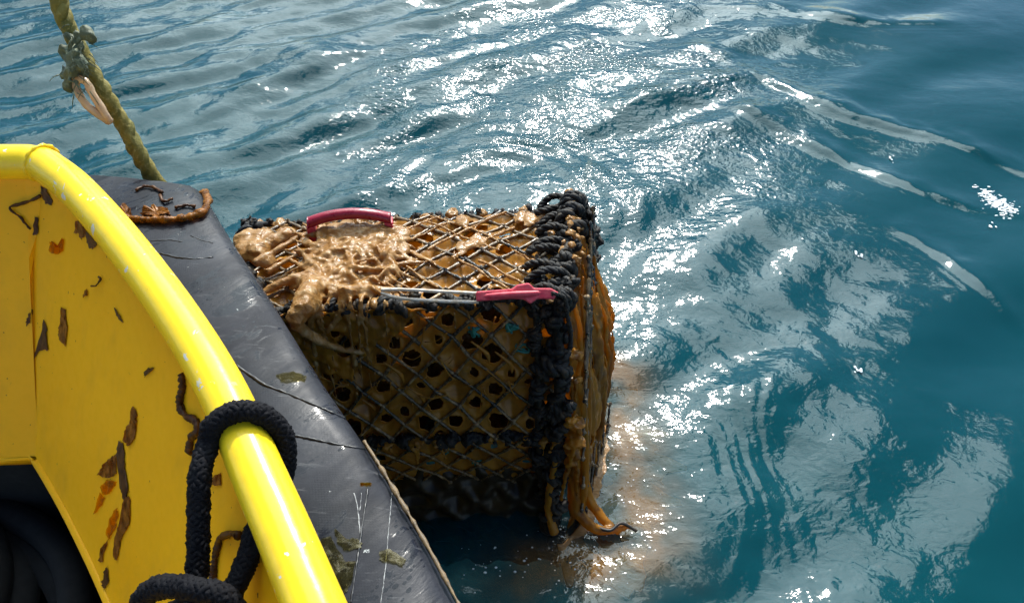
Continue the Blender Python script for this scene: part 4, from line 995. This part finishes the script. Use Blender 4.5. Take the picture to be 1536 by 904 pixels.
S(z6([(140, 280), (158, 280), (155, 350), (132, 352)]), 'weed_dark', 'short upright dark strip of seaweed at the end of a hooked thread', 2)
S(z6([(310, 297), (322, 300), (340, 325), (345, 350), (330, 370), (318, 345), (300, 345)]), 'weed_amber', 'notched brown seaweed flake above a darker wedge, near the rail', 3)
S(z6([(345, 335), (392, 385), (380, 408), (362, 405), (350, 375)]), 'weed_dark', 'dark wedge of seaweed touching a notched flake, near the rail', 4)
S(z6([(200, 385), (215, 375), (228, 400), (245, 395), (250, 365), (260, 370), (258, 415), (230, 432), (200, 418)]), 'weed_pale', 'pale amber U shaped seaweed scrap on the yellow plate', 5)
S(z6([(105, 700), (120, 660), (135, 648), (130, 680), (108, 715)]), 'weed_dark', 'small slanting brown leaf of seaweed beside the plate weld', 6)
S(z6([(140, 840), (160, 770), (180, 690), (190, 730), (195, 810), (185, 808), (160, 815)]), 'weed_dark', 'large blackish pointed seaweed scrap with a trailing tip', 7)
S(z6([(238, 760), (240, 720), (250, 640), (265, 650), (272, 720), (265, 795)]), 'weed_amber', 'tall narrow amber strip of seaweed beside a blackish pointed scrap', 8)
S(z6([(460, 640), (475, 660), (497, 700), (485, 695), (465, 665)]), 'weed_dark', 'thin sickle shaped seaweed sliver alone on the plate', 9)
o = strand('seaweed_thread', z6([(375, 555), (395, 553), (410, 530), (405, 518)]), .0016, 'weed_dark', on_panel); tag(o, 'tiny curled brown seaweed thread with no other thread near', 'seaweed', G)
S(z6([(335, 600), (345, 570), (353, 568), (350, 595)]), 'weed_amber', 'tiny amber seaweed chip below a curled thread', 10)
S(z7([(540, 45), (555, 30), (578, 28), (545, 65)]), 'weed_dark', 'small triangular brown seaweed chip above the big frond', 11)
S(z7([(405, 770), (408, 830), (390, 850), (385, 830), (390, 785)]), 'weed_dark', 'dark seaweed stub right below the big torn frond', 12)
S(z7([(222, 580), (248, 612), (240, 638), (226, 622)]), 'weed_dark', 'dark seaweed scrap caught by the plate lip', 14)
S(z7([(190, 560), (205, 535), (212, 585), (205, 645)]), 'weed_pale', 'pale seaweed scrap caught by the plate lip', 15)
S(z7([(790, 460), (800, 430), (825, 420), (825, 462), (805, 468)]), 'weed_amber', 'brown seaweed flake hanging at the edge of the rope slot', 16)
o = strand('seaweed_thread', z7([(683, 50), (690, 95), (680, 160), (700, 205), (735, 222), (748, 260), (722, 290), (712, 345)]), .0052, 'weed_dark', on_panel); tag(o, 'knobbly brown seaweed strand hanging beside the black rope loop', 'seaweed', G)
o = strand('seaweed_thread', z7([(806, 850), (808, 760), (828, 668), (850, 650), (880, 642), (902, 650)]), .0046, 'weed_dark', on_panel); tag(o, 'brown seaweed strand hooked over the plate edge between the rope legs', 'seaweed', G)
fr_ = empty('kelp_frond', on_panel(*z7([(455, 720)])[0])[0]); tag(fr_, 'big torn amber kelp frond with a dark stem on the yellow plate', 'seaweed', G)
for k, (nm, pl, m) in enumerate((('blade', [(497, 170), (508, 180), (514, 235), (505, 290), (480, 320), (460, 295), (470, 265), (487, 225)], 'weed_amber'),
    ('stem', [(445, 298), (460, 306), (470, 400), (482, 480), (465, 520), (450, 470), (440, 350)], 'weed_dark'), ('blade', [(437, 350), (438, 420), (400, 437), (365, 425), (385, 390), (420, 355)], 'weed_amber'),
    ('blade', [(440, 450), (420, 485), (390, 500), (375, 470), (400, 445)], 'weed_pale'), ('blade', [(375, 490), (395, 510), (355, 572), (365, 520)], 'weed_pale'),
    ('blade', [(440, 548), (447, 580), (430, 630), (405, 670), (398, 640), (415, 580)], 'weed_pale'), ('blade', [(405, 670), (380, 750), (370, 745), (385, 690)], 'weed_amber'), ('blade', [(365, 755), (345, 830), (333, 810), (345, 770)], 'weed_amber'),
    ('blade', [(485, 500), (488, 610), (455, 660), (440, 740), (425, 735), (430, 660), (450, 600), (462, 520)], 'weed_amber'))):
    o = scrap(nm, z7(pl), m, on_panel, seed=20 + k)
    if o: adopt(o, fr_)
# kelp strap lying across the fender corner
ks = empty('kelp_strap', on_fender(290, 325)[0]); tag(ks, 'wet brown kelp strap curled across the corner of the black fender', 'seaweed')
o = strand('strap', z6([(690, 128), (740, 140), (785, 165), (812, 200), (822, 238), (808, 268), (765, 288), (690, 300), (600, 302), (540, 298), (500, 290)]), .0082, 'weed_amber', on_fender, off=.005, flat=(.75, 1.2)); adopt(o, ks)
o = scrap('blade', z6([(560, 275), (575, 250), (620, 243), (672, 255), (682, 275), (620, 288)]), 'weed_amber', on_fender, curl=.008, seed=3); adopt(o, ks)
o = scrap('blade', z6([(470, 250), (500, 235), (530, 262), (520, 300), (490, 290)]), 'weed_amber', on_fender, curl=.008, seed=4)
if o: adopt(o, ks)
for L in ([(545, 180), (580, 165), (620, 172), (650, 190)], [(700, 250), (740, 240), (780, 245)], [(640, 200), (655, 225), (690, 215)]):
    o = strand('thread', z6(L), .0028, 'weed_dark', on_fender); 
    if o: adopt(o, ks)
G2 = 'flakes of film on the black fender'
for k, (pl, lab) in enumerate(((z8([(405, 5), (470, -8), (525, 15), (520, 32), (430, 36)]), 'olive film flake on the fender above the rope loop'),
    (z8([(635, 610), (660, 640), (690, 655), (725, 650), (745, 668), (735, 690), (680, 698), (650, 675)]), 'translucent crescent of film on the black fender'),
    (z8([(812, 705), (850, 690), (918, 735), (905, 762), (860, 745), (815, 738)]), 'olive film flake across the fender stitching'),
    (z8([(580, 655), (620, 640), (650, 700), (690, 760), (720, 740), (700, 830), (672, 872), (640, 800), (600, 730)]), 'large mottled yellow film patch beside the rail'),
    (z8([(736, 433), (780, 432), (778, 441), (738, 442)]), 'thin straw lying on the black fender'))):
    o = scrap('film_flake', pl, 'film' if k != 4 else 'weed_pale', on_fender, curl=.0002, thick=.0003, seed=40 + k)
    if o: tag(o, lab, 'flake', G2)

# ------------------------------------------------------------------ foam on the water
rnd = random.Random(12)
b = MB()
for k in range(280):
    t = rnd.random(); px = 1478 + 40 * t + rnd.gauss(0, 7); py = 284 + 34 * t + rnd.gauss(0, 6); q = PZ(px, py, 0)
    b.ball((q.x, q.y, float(water_h(np.array([q.x]), np.array([q.y]))[0]) + .001), abs(rnd.gauss(0, .0022)) + .0007, 6, 5, wob=.6, seed=k, sc=(1.8, 1, .4))
tag(b.build('foam', M['foam']), 'white foam bubbles on the wave crest', 'foam', kind='stuff')
for (px, py, lab) in ((1340, 238, 'white foam fleck between the two long wave crests'), (1490, 340, 'white foam fleck just below the patch of foam bubbles'), (1289, 384, 'white foam fleck drifting on dark open water'), (1288, 560, 'white foam fleck drifting on dark open water')):
    b = MB(); q = PZ(px, py, 0); z = float(water_h(np.array([q.x]), np.array([q.y]))[0])
    for i in range(5): b.ball((q.x + rnd.gauss(0, .006), q.y + rnd.gauss(0, .012), z + .003), rnd.uniform(.002, .005), 6, 5, wob=.6, seed=i, sc=(1, 1.5, .4))
    tag(b.build('foam_fleck', M['foam']), lab, 'foam', 'foam flecks on open water')

b = MB(); rnd = random.Random(33)  # tiny white balls standing in for streaky reflections on the water
for k in range(70):
    if k < 40: px, py = rnd.uniform(690, 880), 842 + rnd.gauss(0, 18)
    else: px, py = 925 + rnd.gauss(0, 28), rnd.uniform(640, 880)
    q = PZ(px, py, 0); z = float(water_h(np.array([q.x]), np.array([q.y]))[0])
    b.ball((q.x, q.y, z), abs(rnd.gauss(0, .0011)) + .0006, 6, 5, sc=(1.3, 1, .7))
tag(b.build('bubbles', M['foam']), 'white specks added for streaky reflections round the foot of the creel', 'foam', kind='stuff')
